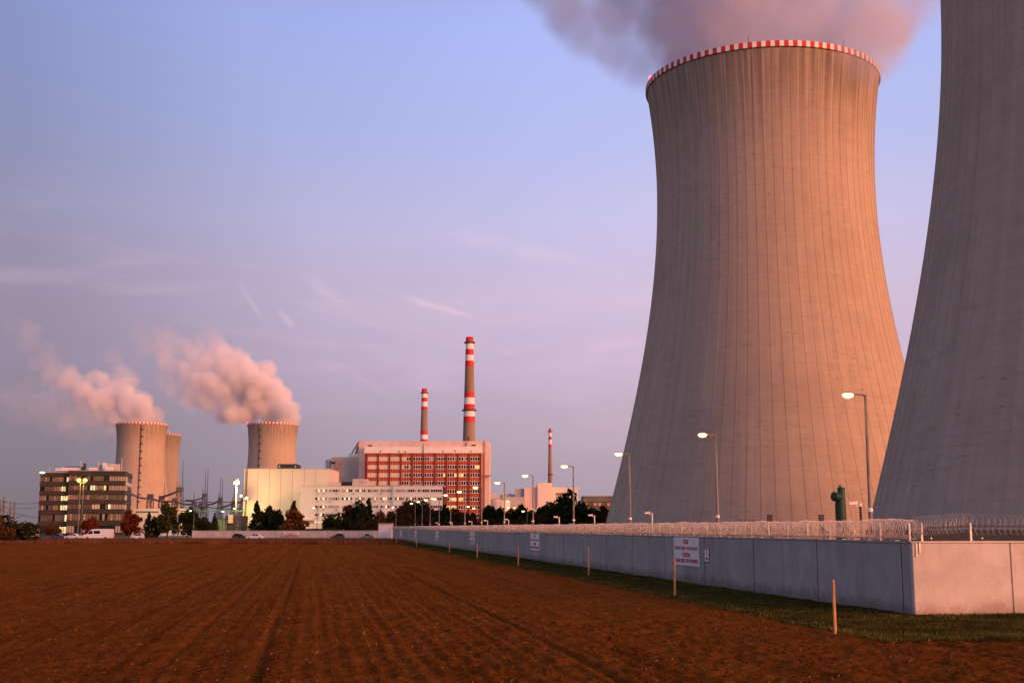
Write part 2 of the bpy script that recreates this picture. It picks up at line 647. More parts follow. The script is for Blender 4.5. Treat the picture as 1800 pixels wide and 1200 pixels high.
mat('wheel_rim', (.35, .35, .36), .4, .1, 2.0, metal=.6)
emit('tail_light', (1.0, .06, .03), 1.5)
emit('lamp_glow', (1.0, .70, .27), 2.6)
emit('flood_glow', (1.0, .80, .20), 1.9)
emit('white_glow', (1.0, .84, .50), 2.2)
emit('red_glow', (1.0, .12, .16), 2.5)

# ------------------------------------------------------------------ wall line (everything beside it is laid out along it)
VPX = 548.0
dv = ray(VPX, 927)
U = Vector((dv.x, dv.y, 0)).normalized()          # along the long wall, away from the camera
RT = Vector((U.y, -U.x, 0))                       # to the right of it (plant side)
CORNER = ground(1611, 1083)
WALL_H = 2.29


def wall_s(px, off=0.0):
    """distance along the wall line (shifted by off to the plant side) where picture column px meets it at eye level"""
    d = ray(px, 927)
    c = CORNER + RT * off
    # c + U*s = d*t
    det = U.x * (-d.y) - (-d.x) * U.y
    return ((-c.x) * (-d.y) - (-d.x) * (-c.y)) / det


def wp(s, off=0.0, z=0.0):
    p = CORNER + U * s + RT * off
    return Vector((p.x, p.y, z))


WALL_ROT = math.atan2(U.y, U.x)                   # local +x runs along U
WALL_END = wall_s(690)

# ------------------------------------------------------------------ ground
me = bpy.data.meshes.new('ground')
bm = bmesh.new()
R = 9000
vs = [bm.verts.new((x, y, -.30)) for x, y in ((-R, -R), (R, -R), (R, R), (-R, R))]
bm.faces.new(vs)
bm.to_mesh(me)
bm.free()
me.materials.append(M['far_ground'])
tag(link('ground', me), kind='structure')

SOIL = soil_material('soil', U)
# ploughed field: fan-shaped grid, fine close to the camera, with furrows, ruts and clods in its heights
FIELD_FAR = 208.0
STRIP = 4.4          # grass strip between field and wall
nr, na = 760, 760
rr = 11.0 * (232.0 / 11.0) ** (np.linspace(0, 1, nr))
aa = np.linspace(rad(-33), rad(33), na)
RR, AA = np.meshgrid(rr, aa, indexing='ij')
PX = RR * np.sin(AA)
PY = RR * np.cos(AA)
su = (PX - CORNER.x) * U.x + (PY - CORNER.y) * U.y
sw = (PX - CORNER.x) * RT.x + (PY - CORNER.y) * RT.y      # negative on the field side


def soil_height(x, y, w, u):
    near = np.clip(1.4 - np.hypot(x, y) / 110.0, .25, 1.0)
    h = .035 * vnoise(x * 2.1, y * 2.1, 1) + .030 * vnoise(x * 4.7, y * 4.7, 2) * near + .022 * vnoise(x * 9.0, y * 9.0, 3) * near
    h += .018 * vnoise(x * .45, y * .45, 4) + .06 * vnoise(x * .06, y * .06, 9)
    wob = w + .10 * vnoise(u * .12, u * 0 + .5, 5)
    amp = .006 + .020 * np.clip(vnoise(w * .13, u * .02, 6) + .25, 0, 1)
    h += amp * np.sin(wob * 2 * np.pi / .40)
    # tractor ruts running up the field
    for w0 in (-21.2, -19.4, -12.9, -29.2):
        h -= .045 * np.exp(-((wob - w0) / .11) ** 2)
        h += .010 * np.exp(-((wob - w0 - .26) / .12) ** 2) + .010 * np.exp(-((wob - w0 + .26) / .12) ** 2)
    return h


# grass lies along the long wall and in front of the short one; gd > 0 inside it
gd = np.minimum(sw + STRIP, su + 6.3) + .35 * vnoise(PX * .55, PY * .55, 21) + .18 * vnoise(PX * 1.7, PY * 1.7, 24)
HZ_ = soil_height(PX, PY, sw, su)
fade = np.clip((.1 - gd) / .7, 0, 1)
HZ_ = HZ_ * fade - (1 - fade) * .05
fade2 = np.clip((FIELD_FAR + 4 - PY) / 8.0, 0, 1)
HZ_ = HZ_ * fade2 - (1 - fade2) * .2
idx = np.arange(nr * na).reshape(nr, na)
Fc = np.stack([idx[:-1, :-1], idx[:-1, 1:], idx[1:, 1:], idx[1:, :-1]], -1).reshape(-1, 4)[:, ::-1]
gf = gd.reshape(-1)[Fc]
V = np.stack([PX, PY, HZ_], -1).reshape(-1, 3)
tag(link('field', np_mesh('field', V, Fc[gf.min(1) < .8], SOIL, True)), kind='structure')
GZ = -.10 + .15 * np.clip((gd + .5) / 1.0, 0, 1) + .03 * vnoise(PX * 1.7, PY * 1.7, 22) + .03 * vnoise(PX * .5, PY * .5, 23)
V = np.stack([PX, PY, GZ], -1).reshape(-1, 3)
behind = (np.minimum(sw, su).reshape(-1)[Fc]).min(1) > .4
tag(link('grass_verge', np_mesh('grass_verge', V, Fc[(gf.max(1) > -.5) & ~behind], M['grass_soil'], True)), kind='structure')

# loose clods and straw lying on the soil
def scatter_field(n, rmin, rmax, power=1.0):
    r = rmin * (rmax / rmin) ** (rng.random(n) ** power)
    a = rng.uniform(rad(-26), rad(27), n)
    x, y = r * np.sin(a), r * np.cos(a)
    w = (x - CORNER.x) * RT.x + (y - CORNER.y) * RT.y
    u = (x - CORNER.x) * U.x + (y - CORNER.y) * U.y
    k = (w < -STRIP - .5) | (u < -6.9)
    return x[k], y[k], w[k], u[k], r[k]


x, y, w, u, r = scatter_field(24000, 17, 120, .8)
n = len(x)
z = soil_height(x, y, w, u)
octa = np.array([(1, 0, 0), (0, 1, 0), (-1, 0, 0), (0, -1, 0), (0, 0, .8), (0, 0, -.6)], float)
of = np.array([(0, 1, 4), (1, 2, 4), (2, 3, 4), (3, 0, 4), (1, 0, 5), (2, 1, 5), (3, 2, 5), (0, 3, 5)])
sz = np.minimum(rng.gamma(2.0, .009, n), .045)[:, None, None] + .008
jit = octa[None] * rng.uniform(.55, 1.3, (n, 6, 3)) * sz
V = (jit + np.stack([x, y, z + .01], -1)[:, None, :]).reshape(-1, 3)
Fc = (of[None] + 6 * np.arange(n)[:, None, None]).reshape(-1, 3)
tag(link('soil_clods', np_mesh('soil_clods', V, Fc, SOIL)), 'loose brown clods of earth strewn over the ploughed field', 'soil', kind='stuff')
x, y, w, u, r = scatter_field(4200, 17, 110, 1.0)
n = len(x)
z = soil_height(x, y, w, u)
L_ = rng.uniform(.03, .10, n)
an = rng.uniform(0, 2 * np.pi, n)
tl = rng.uniform(-.1, .5, n)
dx, dy, dz = L_ * np.cos(an), L_ * np.sin(an), L_ * tl
wd = .004 + r * .00009
P0 = np.stack([x, y, z + .012], -1)
P1 = P0 + np.stack([dx, dy, np.abs(dz)], -1)
off = np.stack([-np.sin(an) * wd, np.cos(an) * wd, np.zeros(n) + wd * .5], -1)
V = np.stack([P0 - off, P0 + off, P1 + off, P1 - off], 1).reshape(-1, 3)
Fc = np.arange(4 * n).reshape(n, 4)
tag(link('straw', np_mesh('straw', V, Fc, M['straw'])), 'pale bits of straw scattered on the ploughed soil', 'straw', kind='stuff')

def blades(P, hmin, hmax, wid, matn, name, lean=.35):
    n = len(P)
    h = rng.uniform(hmin, hmax, n)
    an = rng.uniform(0, 2 * np.pi, n)
    la = rng.uniform(0, 2 * np.pi, n)
    le = rng.uniform(0, lean, n) * h
    wd = (wid if np.ndim(wid) else np.full(n, wid)) * rng.uniform(.6, 1.3, n)
    o = np.stack([np.cos(an) * wd, np.sin(an) * wd, np.zeros(n)], -1)
    top = P + np.stack([np.cos(la) * le, np.sin(la) * le, h], -1)
    V = np.stack([P - o, P + o, top], 1).reshape(-1, 3)
    return np_mesh(name, V, np.arange(3 * n).reshape(n, 3), M[matn])


# grass blades on the verge
n = 42000
s = -8 + (WALL_END + 6) * rng.random(n) ** 2.2
wv = rng.uniform(-STRIP - .5, -.03, n)
P = np.stack([CORNER.x + U.x * s + RT.x * wv, CORNER.y + U.y * s + RT.y * wv, np.full(n, .02)], -1)
n2 = 26000
e = rng.uniform(0, 14, n2)
q = rng.uniform(-6.6, -.03, n2)
P2 = np.stack([CORNER.x + RT.x * e + U.x * q, CORNER.y + RT.y * e + U.y * q, np.full(n2, .03)], -1)
P = np.concatenate([P, P2])
d = np.hypot(P[:, 0], P[:, 1])
tag(link('grass', blades(P, .04, .12, .006 + d * .00022, 'grass_blade', 'grass', .7)), 'short rough grass growing along the foot of the wall', 'grass', kind='stuff')
# dry weeds between the field and the road
n = 60000
yy = rng.uniform(FIELD_FAR - 1, 272, n)
xx = rng.uniform(-.46, -.05, n) * yy
hh = .10 + .18 * (vnoise(xx * .12, yy * .06, 41) + 1) * .5
P = np.stack([xx, yy, np.full(n, -.05)], -1)
w_ = (xx - CORNER.x) * RT.x + (yy - CORNER.y) * RT.y
P = P[w_ < -1.5]
tall = (vnoise(P[:, 0] * .09, P[:, 1] * .05, 43) + 1) * .5
mesh_w = blades(P, .25, .8, .05, 'dry_weed', 'weeds', .5)
tag(link('weeds', mesh_w), 'dry reddish weeds between the field and the road', 'weeds', kind='stuff')
mb = MB()
mb.quad((-130, FIELD_FAR - 2, -.06), (X(700, 208), FIELD_FAR - 2, -.06), (X(690, 272), 274, -.06), (-150, 274, -.06))
mb.build('weed_ground', M['far_ground']).__setitem__('kind', 'structure')

# road in front of the far wall
mb = MB()
mb.quad((-170, 277, -.05), (X(672, 285), 277, -.05), (X(672, 296), 297, -.05), (-180, 297, -.05))
mb.build('road', M['asphalt']).__setitem__('kind', 'structure')
mb = MB()
mb.box(-170, X(672, 285), 276.6, 277.0, -.2, .08)
mb.build('kerb', M['kerb_stone']).__setitem__('kind', 'structure')
mb = MB()
mb.quad((-400, 300, -.10), (700, 300, -.10), (900, 900, -.10), (-600, 900, -.10))
mb.build('plant_yard', M['asphalt']).__setitem__('kind', 'structure')

# ------------------------------------------------------------------ long perimeter wall
PANEL = 3.3
root = empty('perimeter_wall', CORNER, 'long grey concrete perimeter wall in shade running away across the field edge', 'wall')
root.rotation_euler = (0, 0, WALL_ROT)          # local x along the wall, local y to the field side


def wall_panel_mesh(length, name, m):
    b = .02
    mb = MB()
    mb.box(.014, length - .014, -.10, .10, -.25, WALL_H - .06)
    me = mb.mesh(name, m)
    bm = bmesh.new()
    bm.from_mesh(me)
    bmesh.ops.bevel(bm, geom=[e for e in bm.edges], offset=b, segments=1, affect='EDGES')
    bm.to_mesh(me)
    bm.free()
    return me


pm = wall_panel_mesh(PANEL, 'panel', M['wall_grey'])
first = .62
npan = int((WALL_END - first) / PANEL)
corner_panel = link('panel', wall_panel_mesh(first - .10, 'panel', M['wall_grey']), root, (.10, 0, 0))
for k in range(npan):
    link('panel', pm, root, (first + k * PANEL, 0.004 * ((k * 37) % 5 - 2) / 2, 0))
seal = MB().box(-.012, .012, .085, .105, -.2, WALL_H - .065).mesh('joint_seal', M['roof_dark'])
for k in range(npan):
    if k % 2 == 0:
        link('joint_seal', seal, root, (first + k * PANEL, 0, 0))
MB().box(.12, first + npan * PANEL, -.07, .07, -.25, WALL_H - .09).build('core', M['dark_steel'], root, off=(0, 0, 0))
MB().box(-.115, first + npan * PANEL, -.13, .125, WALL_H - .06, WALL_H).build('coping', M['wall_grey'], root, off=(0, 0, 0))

# short wall turning right at the corner, lit by the sun
root = empty('corner_wall', CORNER, 'pale sunlit concrete wall turning right from the grey wall corner', 'wall')
root.rotation_euler = (0, 0, WALL_ROT - math.pi / 2)     # local x to the right
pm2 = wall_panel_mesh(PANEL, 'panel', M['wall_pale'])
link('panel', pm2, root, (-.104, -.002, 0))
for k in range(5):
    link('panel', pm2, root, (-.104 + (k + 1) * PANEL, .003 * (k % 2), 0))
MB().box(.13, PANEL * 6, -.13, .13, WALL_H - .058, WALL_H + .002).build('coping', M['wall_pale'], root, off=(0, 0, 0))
MB().box(.14, PANEL * 6, -.06, .06, -.25, WALL_H - .09).build('core', M['dark_steel'], root, off=(0, 0, 0))
for xx_ in (.02, .13):
    MB().box(xx_, xx_ + .05, -.135, -.115, WALL_H - .50 + xx_, WALL_H - .07).build('bracket_strap', M['galvanised'], root, off=(0, 0, 0))

# ------------------------------------------------------------------ fence on the wall: posts, rails, razor wire
root = empty('razor_wire_fence', (CORNER.x, CORNER.y, WALL_H), 'coiled razor wire on steel posts along the top of the long grey wall', 'razor wire')
root.rotation_euler = (0, 0, WALL_ROT)
post = MB().box(-.028, .028, -.028, .028, 0, .56).mesh('post', M['galvanised'])
foot = MB().box(-.16, .16, -.02, .135, .002, .024).mesh('foot_plate', M['galvanised'])
rail = MB().box(.07, 1.93, -.02, .02, .085, .115).mesh('rail', M['galvanised'])
yb = MB()
yb.tube([(0, -.25, 0), (0, -.25, .22), (0, -.46, .46)], .018, 5)
yb.tube([(0, -.25, .22), (0, -.06, .42)], .018, 5)
yb = yb.mesh('bracket_arm', M['dark_steel'])
npost = int(WALL_END / 2.0)
for k in range(npost):
    s = .08 + 2.0 * k
    link('post', post, root, (s, .06, .0))
    if k < 60:
        link('foot_plate', foot, root, (s + 1.0, .0, .0))
    if k < npost - 1:
        link('rail', rail, root, (s, .06, 0))
    if k < 40:
        link('bracket_arm', yb, root, (s + .9, 0, 0))


def coil(length_from, length_to, pitch, r, phase, dir_, seg, wr, lean=0.0, cz=.36, cy=-.02, rvar=.03, zfun=None):
    """helix of flat barbed tape as a triangular tube (numpy)"""
    turns = (length_to - length_from) / pitch
    n = int(turns * seg)
    t = np.linspace(0, turns * 2 * np.pi, n)
    xx = length_from + t / (2 * np.pi) * pitch
    jitter = rvar * vnoise(xx * 1.3, xx * 0 + phase, 51) + rvar * .6 * vnoise(xx * 6.1, xx * 0 + phase, 52)
    rr_ = r + jitter
    sag = -.03 * np.abs(np.sin(np.pi * xx / 2.0)) * 0 + (zfun(xx) if zfun else 0)
    yy_ = cy + rr_ * np.cos(dir_ * t + phase)
    zz = cz + rr_ * np.sin(dir_ * t + phase) + .02 * vnoise(xx * .7, xx * 0, 53) + sag
    xx = xx + .05 * vnoise(t * .31, t * 0 + phase, 54) + lean * np.sin(dir_ * t + phase)
    C = np.stack([xx, yy_, zz], -1)
    rad_dir = np.stack([np.zeros(n), np.cos(dir_ * t + phase), np.sin(dir_ * t + phase)], -1)
    ax = np.array([1.0, 0, 0])
    wr = np.broadcast_to(np.asarray(wr, float), (n,))[:, None]
    rings = np.stack([C + rad_dir * wr, C + ax * wr * .8 - rad_dir * wr * .5, C - ax * wr * .8 - rad_dir * wr * .5], 1)
    V = rings.reshape(-1, 3)
    i = np.arange(n - 1)[:, None] * 3
    j = np.arange(3)[None]
    Fq = np.stack([i + j, i + (j + 1) % 3, i + (j + 1) % 3 + 3, i + j + 3], -1).reshape(-1, 4)
    return V, Fq


def join(parts):
    V, Fq, o = [], [], 0
    for v, f in parts:
        V.append(v)
        Fq.append(f + o)
        o += len(v)
    return np.concatenate(V), np.concatenate(Fq)


near = join([coil(-.1, 26, .15, .30, 0, 1, 22, .0085, .06), coil(0, 26, .18, .285, 1.3, -1, 22, .0075, -.05)])
mid_ = join([coil(26, 80, .19, .30, .4, 1, 14, .010, .05), coil(26, 80, .21, .29, 2.0, -1, 14, .009, -.04)])
far_ = join([coil(80, WALL_END - 2, .30, .30, .9, 1, 10, .017, .05), coil(80, WALL_END - 2, .33, .29, 2.6, -1, 10, .016, -.04)])
V, Fq = join([near, mid_, far_])
link('wire_coil', np_mesh('wire_coil', V, Fq, M['wire_steel']), root)

root = empty('razor_wire_fence', (CORNER.x, CORNER.y, WALL_H), 'razor wire on wider-spaced posts above the pale sunlit wall at right', 'razor wire')
root.rotation_euler = (0, 0, WALL_ROT - math.pi / 2)
for xx_ in (.28, 1.92, 4.6, 7.3, 10.0):
    link('post', post, root, (xx_, -.05, .0))
V, Fq = coil(.1, 1.95, .085, .29, 0, 1, 22, .0090, .05, cz=.46, cy=.1, zfun=lambda q: .10 * np.clip(q / 1.9, 0, 1) ** 2)
link('wire_coil', np_mesh('wire_coil', V, Fq, M['wire_steel']), root)
V, Fq = coil(2.1, 12.0, .20, .31, .4, 1, 20, .0068, .05, cz=.50, cy=.3)
link('wire_coil', np_mesh('wire_coil', V, Fq, M['wire_steel']), root)
mb = MB()
mb.tube([(.85, .30, .02), (.85, .30, .20), (.62, .30, .40)], .02, 5).tube([(.85, .30, .20), (.95, .30, .29)], .02, 5)
mb.build('bracket_arm', M['dark_steel'], root, off=(0, 0, 0))
mb = MB()
mb.tube([(.16, .30, .0), (.16, .30, .16), (-.02, .30, .32)], .02, 5)
mb.build('bracket_arm', M['dark_steel'], root, off=(0, 0, 0))
MB().tube([(.60, .30, .41), (1.95, .30, .46), (12, .30, .42)], .022, 5).build('support_bar', M['dark_steel'], root, off=(0, 0, 0))
for q in (.59, 2.3):
    MB().lathe([(.0, .05), (.028, .06), (.035, .085), (.028, .11), (.0, .12)], 8, q, -.05).build('cap_light', M['white_paint'], root, True, off=(0, 0, 0))
# dark duct running low behind the short wall
tag(MB().box(CORNER.x + 1.0, CORNER.x + 20, CORNER.y + 7.4, CORNER.y + 8.6, 0, 2.62).build('service_duct', M['roof_dark']), 'low dark service duct behind the sunlit corner wall', 'duct')

# ------------------------------------------------------------------ warning signs on the wall
def text_mesh(txt, name, width, height, m):
    cu = bpy.data.curves.new(name, 'FONT')
    cu.body = txt
    cu.align_x = 'CENTER'
    cu.align_y = 'CENTER'
    cu.offset = .045
    cu.resolution_u = 3
    ob = bpy.data.objects.new(name, cu)
    COL.objects.link(ob)
    dg = bpy.context.evaluated_depsgraph_get()
    me = bpy.data.meshes.new_from_object(ob.evaluated_get(dg))
    bpy.data.objects.remove(ob)
    xs = [v.co.x for v in me.vertices]
    ys = [v.co.y for v in me.vertices]
    cx_, cy_ = (min(xs) + max(xs)) / 2, (min(ys) + max(ys)) / 2
    sx, sy = width / (max(xs) - min(xs)), height / (max(ys) - min(ys))
    for v in me.vertices:
        v.co = Vector(((v.co.x - cx_) * sx, 0, (v.co.y - cy_) * sy))
    me.materials.clear()
    me.materials.append(m)
    me.name = name
    return me


LINES = [('POZOR!', .20, .23, .47), ('STŘEŽENÝ OBJEKT. VSTUP ZAKÁZÁN.', .92, .25, .155), ('ATTENTION!', .30, .23, -.165), ('GUARDED OBJECT. ENTRY PROHIBITED.', .94, .25, -.475)]
SW, SH = 4.15, 1.36
tmesh = [(text_mesh(t, 'lettering', SW * w_, h_, M['sign_red']), z_) for t, w_, h_, z_ in LINES]
sboard = MB().box(-SW / 2, SW / 2, -.012, .012, -SH / 2, SH / 2).mesh('board', M['sign_white'])
ORD = ['nearest, largest', 'second nearest', 'third nearest', 'fourth nearest', 'fifth nearest', 'farthest']
for k, px in enumerate((1210, 943, 832.5, 770, 732, 706)):
    s = wall_s(px)
    p = wp(s, -.135, 1.54)
    r_ = empty('warning_sign', p, f'white warning sign with red lettering on the grey wall, {ORD[k]} of the row', 'sign', 'warning signs on the long wall')
    r_.rotation_euler = (0, 0, WALL_ROT + math.pi)          # local x runs towards the camera = reading direction
    link('board', sboard, r_)
    for tm, z_ in tmesh[: 4]:
        link('lettering', tm, r_, (0, -.017, z_))
s = wall_s(1246)
r_ = empty('notice_plate', wp(s, -.125, 1.42), 'small white framed notice plate beside the nearest big warning sign', 'sign')
r_.rotation_euler = (0, 0, WALL_ROT + math.pi)
MB().box(-.33, .33, -.01, .01, -.28, .28).build('board', M['sign_white'], r_, off=(0, 0, 0))
for a_, b_, c_, d_ in ((-.35, .35, .28, .30), (-.35, .35, -.30, -.28), (-.35, -.33, -.28, .28), (.33, .35, -.28, .28)):
    MB().box(a_, b_, -.016, .012, c_, d_).build('frame_bar', M['sign_red'], r_, off=(0, 0, 0))
for q, (z_, w_) in enumerate(((.20, .06), (.13, .05), (.06, .06), (-.01, .05), (-.12, .16), (-.18, .18))):
    MB().box(-w_, w_, -.014, -.010, z_ - .022, z_ + .022).build('print_line', M['sign_black'], r_, off=(0, 0, 0))

# ------------------------------------------------------------------ wooden stakes along the field edge
ORD2 = ['nearest', 'second', 'third', 'fourth', 'fifth', 'sixth', 'seventh', 'farthest']
for k, (px, py0, py1) in enumerate(((1468, 1018, 1113), (1186, 980, 1047), (1035, 961, 1013), (911, 959, 995), (839, 955, 982), (790, 953, 972), (732, 944, 962), (697, 940, 955))):
    b_ = ground(px, py1)
    h_ = at(px, py0, b_.y).z
    mb = MB()
    tilt = rng.uniform(-.02, .02, 2)
    rs = .045 if k < 7 else .05
    mb.tube([(b_.x, b_.y, -.3), (b_.x + tilt[0] * .5, b_.y + tilt[1] * .5, h_ * .5), (b_.x + tilt[0], b_.y, h_ - .07), (b_.x + tilt[0], b_.y, h_)], [rs, rs, rs * .95, rs * .6], 7)
    o = mb.mesh('stake', M['wood_stake'], False, (b_.x, b_.y, 0))
    o = link('wooden_stake', o, None, (b_.x, b_.y, 0))
    tag(o, f'bare wooden stake at the field edge, {ORD2[k]} in the row from the wall corner', 'stake', 'wooden stakes along the field edge')

# ------------------------------------------------------------------ cooling towers
TH_ = 125.0
TP = dict(rb=45.88, rt=29.42, zt=94.6, rtop=31.9)


def tr(z):
    b = TP['zt'] / math.sqrt((TP['rb'] / TP['rt']) ** 2 - 1)
    c = (TH_ - TP['zt']) / math.sqrt((TP['rtop'] / TP['rt']) ** 2 - 1)
    q = (z - TP['zt']) / (b if z < TP['zt'] else c)
    return TP['rt'] * math.sqrt(1 + q * q)


def tower_shell(n, nz, m):
    prof = [(tr(z), z) for z in np.linspace(-.3, TH_, nz)]
    prof += [(tr(z) - 1.0, z) for z in np.linspace(TH_, 50, 26)]
    return MB().lathe(prof, n).mesh('shell', m, True)


def big_tower(x, y, label, m, rim=True, rot=0.0):
    root = empty('cooling_tower', (x, y, 0), label, 'cooling tower')
    sh = link('shell', tower_shell(160, 64, m), root)
    # one meridional rib, shared
    zz = np.linspace(.5, TH_ - 2.0, 40)
    mb = MB()
    for k in range(len(zz)):
        r0 = tr(zz[k])
        mb.v += [(r0 - .25, -.14, zz[k]), (r0 + .05, -.12, zz[k]), (r0 + .05, .12, zz[k]), (r0 - .25, .14, zz[k])]
    for k in range(len(zz) - 1):
        for j in range(3):
            a = k * 4 + j
            mb.f.append((a, a + 4, a + 5, a + 1))
    mb.f.append((len(zz) * 4 - 4, len(zz) * 4 - 3, len(zz) * 4 - 2, len(zz) * 4 - 1))
    rm = mb.mesh('rib', m)
    NR = 80
    for k in range(NR):
        o = link('rib', rm, root)
        o.rotation_euler = (0, 0, 2 * math.pi * (k + .5) / NR + rot)
    # painted rim blocks
    N = 176
    meshes = []
    for mm in ('red_paint', 'white_paint'):
        mb = MB()
        h_ = math.pi / N * .97
        r0, r1 = tr(TH_) - .12, tr(TH_) + .28
        c, s_ = math.cos(h_), math.sin(h_)
        mb.hexa([(r0 * c, -r0 * s_, TH_ - 1.25), (r1 * c, -r1 * s_, TH_ - 1.25), (r1 * c, r1 * s_, TH_ - 1.25), (r0 * c, r0 * s_, TH_ - 1.25),
                 (r0 * c, -r0 * s_, TH_ + .25), (r1 * c, -r1 * s_, TH_ + .25), (r1 * c, r1 * s_, TH_ + .25), (r0 * c, r0 * s_, TH_ + .25)])
        meshes.append(mb.mesh('rim_block', M[mm]))
    if rim:
        for k in range(N):
            o = link('rim_block', meshes[k % 2], root)
            o.rotation_euler = (0, 0, 2 * math.pi * k / N)
    return root


T1 = Vector((69.8, 328.4, 0))
T2 = Vector((101.2, 188.6, 0))
CONCRETE = (.44, .352, .282)
m1 = tower_concrete('shell_concrete', CONCRETE, T1.x, T1.y, TH_)
m2 = tower_concrete('shell_concrete', CONCRETE, T2.x, T2.y, TH_)
t1 = big_tower(T1.x, T1.y, 'huge ribbed concrete cooling tower with red and white checked rim, right of centre', m1)
t2 = big_tower(T2.x, T2.y, 'huge dark shaded cooling tower cut off by the right edge', m2, True, .03)
# red obstruction beacons and lightning rods on the rim
for an_ in (rad(168), rad(270 - 17), rad(300)):
    p_ = Vector((math.cos(an_), math.sin(an_), 0)) * (tr(TH_) - .2)
    MB().tube([(p_.x, p_.y, TH_), (p_.x, p_.y, TH_ + 2.2)], .07, 5).build('lightning_rod', M['dark_steel'], t1, off=(0, 0, 0))
an_ = rad(188)
p_ = Vector((math.cos(an_), math.sin(an_), 0)) * (tr(TH_) - .1)
MB().lathe([(.0, TH_ + .25), (.45, TH_ + .3), (.5, TH_ + .8), (.3, TH_ + 1.3), (.0, TH_ + 1.4)], 10, p_.x, p_.y).build('beacon', M['red_glow'], t1, True, off=(0, 0, 0))


def far_tower(px, py_top, label, ladder_px=None, beacon=False, rim_from=None):
    # distance from the known height
    lo, hi = 600.0, 3000.0
    for _ in range(50):
        md = (lo + hi) / 2
        if at(px, py_top, md).z > TH_:
            hi = md
        else:
            lo = md
    Y = lo
    x = at(px, py_top, Y + 30).x
    root = empty('cooling_tower', (x, Y + 30, 0), label, 'cooling tower')
    root.scale = (.95, .95, 1.0)
    m = tower_concrete('shell_concrete', CONCRETE, x, Y + 30, TH_)
    link('shell', tower_shell(96, 40, m), root)
    N = 88
    mm = []
    for q in ('red_paint', 'white_paint'):
        mb = MB()
        h_ = math.pi / N * .97
        r0, r1 = tr(TH_) - .12, tr(TH_) + .28
        c, s_ = math.cos(h_), math.sin(h_)
        mb.hexa([(r0 * c, -r0 * s_, TH_ - 1.6), (r1 * c, -r1 * s_, TH_ - 1.6), (r1 * c, r1 * s_, TH_ - 1.6), (r0 * c, r0 * s_, TH_ - 1.6),
                 (r0 * c, -r0 * s_, TH_ + .4), (r1 * c, -r1 * s_, TH_ + .4), (r1 * c, r1 * s_, TH_ + .4), (r0 * c, r0 * s_, TH_ + .4)])
        mm.append(mb.mesh('rim_block', M[q]))
    for k in range(N):
        o = link('rim_block', mm[k % 2], root)
        o.rotation_euler = (0, 0, 2 * math.pi * k / N)
    if ladder_px is not None:
        d = ray(ladder_px, 800)
        # angle on the shell where that column meets it
        dxp = (ladder_px - px) / F * Y
        an = -math.pi / 2 + math.asin(max(-.95, min(.95, dxp / 30.0)))
        zz = np.linspace(20, TH_ - 3, 30)
        pts = [Vector((math.cos(an) * (tr(q) + .8), math.sin(an) * (tr(q) + .8), q)) for q in zz]
        lad = MB().tube(pts, .5, 5).build('ladder', M['dark_steel'], root, off=(0, 0, 0))
        tng = Vector((-math.sin(an), math.cos(an), 0))
        for q in np.linspace(24, TH_ - 8, 12):
            c = Vector((math.cos(an) * (tr(q) + 1.0), math.sin(an) * (tr(q) + 1.0), q)) + tng * .9
            MB().box(c.x - 1.5, c.x + 1.5, c.y - .8, c.y + .8, q - .5, q + .7).build('landing', M['dark_steel'], root, off=(0, 0, 0))
    if beacon:
        an = rad(188)
        c = Vector((math.cos(an), math.sin(an), 0)) * tr(TH_)
        MB().lathe([(.0, TH_), (1.0, TH_ + .3), (1.1, TH_ + 1.2), (.5, TH_ + 2.2), (.0, TH_ + 2.3)], 8, c.x, c.y).build('beacon', M['red_glow'], root, True, off=(0, 0, 0))
    return Vector((x, Y + 30, 0))


FA = far_tower(250, 742, 'leftmost distant cooling tower glowing orange behind the dark office block', 262, True)
FB = far_tower(278, 761, 'distant cooling tower mostly hidden behind the leftmost one', None)
FC = far_tower(480, 742, 'distant orange cooling tower standing behind the cream hall', 464, True)

# ------------------------------------------------------------------ red and white banded stacks
def stack(px_top, py_top, w_top, w_base_px, py_base, bands, rings, label):
    Hs = 125.0
    lo, hi = 300.0, 3000.0
    for _ in range(50):
        md = (lo + hi) / 2
        if at(px_top, py_top, md).z > Hs:
            hi = md
        else:
            lo = md
    Y = lo
    x = at(px_top, py_top, Y).x
    k = Y / F
    zb = at(px_top, py_base, Y).z
    rt_ = w_top * k / 2
    slope = (w_base_px - w_top) * k / 2 / (Hs - zb)
    root = empty('ventilation_stack', (x, Y, 0), label, 'chimney')
    R_ = lambda z: rt_ + slope * (Hs - z)
    edges = [(at(px_top, a, Y).z, at(px_top, b, Y).z, c) for a, b, c in bands]
    # bands top-down, plain concrete elsewhere
    cur = Hs
    segs = []
    for zt_, zb_, c in edges:
        if cur - zt_ > .3:
            segs.append((cur, zt_, 'stack_concrete'))
        segs.append((min(zt_, cur), zb_, c))
        cur = zb_
    segs.append((cur, 0, 'stack_concrete'))
    for z1, z0, c in segs:
        nm = 'shaft' if c == 'stack_concrete' else 'painted_band'
        e_ = 0.0 if c == 'stack_concrete' else .03
        prof = [(R_(z0) + e_, z0), (R_(z1) + e_, z1)]
        if z1 == Hs:
            prof += [(R_(z1) * .8, z1), (R_(z1) * .8, z1 - 4)]
        MB().lathe(prof, 28).build(nm, M[c], root, True, off=(0, 0, 0))
    for py, ext in rings:
        z_ = at(px_top, py, Y).z
        MB().lathe([(R_(z_) - .1, z_ - .45), (R_(z_) + ext, z_ - .4), (R_(z_) + ext, z_ + .5), (R_(z_) - .1, z_ + .5)], 28).build('platform', M['dark_steel'], root, off=(0, 0, 0))
    MB().box(-.25, .25, -R_(60) - .45, -R_(60) - .0, 0, 60).build('cable_ladder', M['dark_steel'], root, off=(0, 0, 0))
    return root


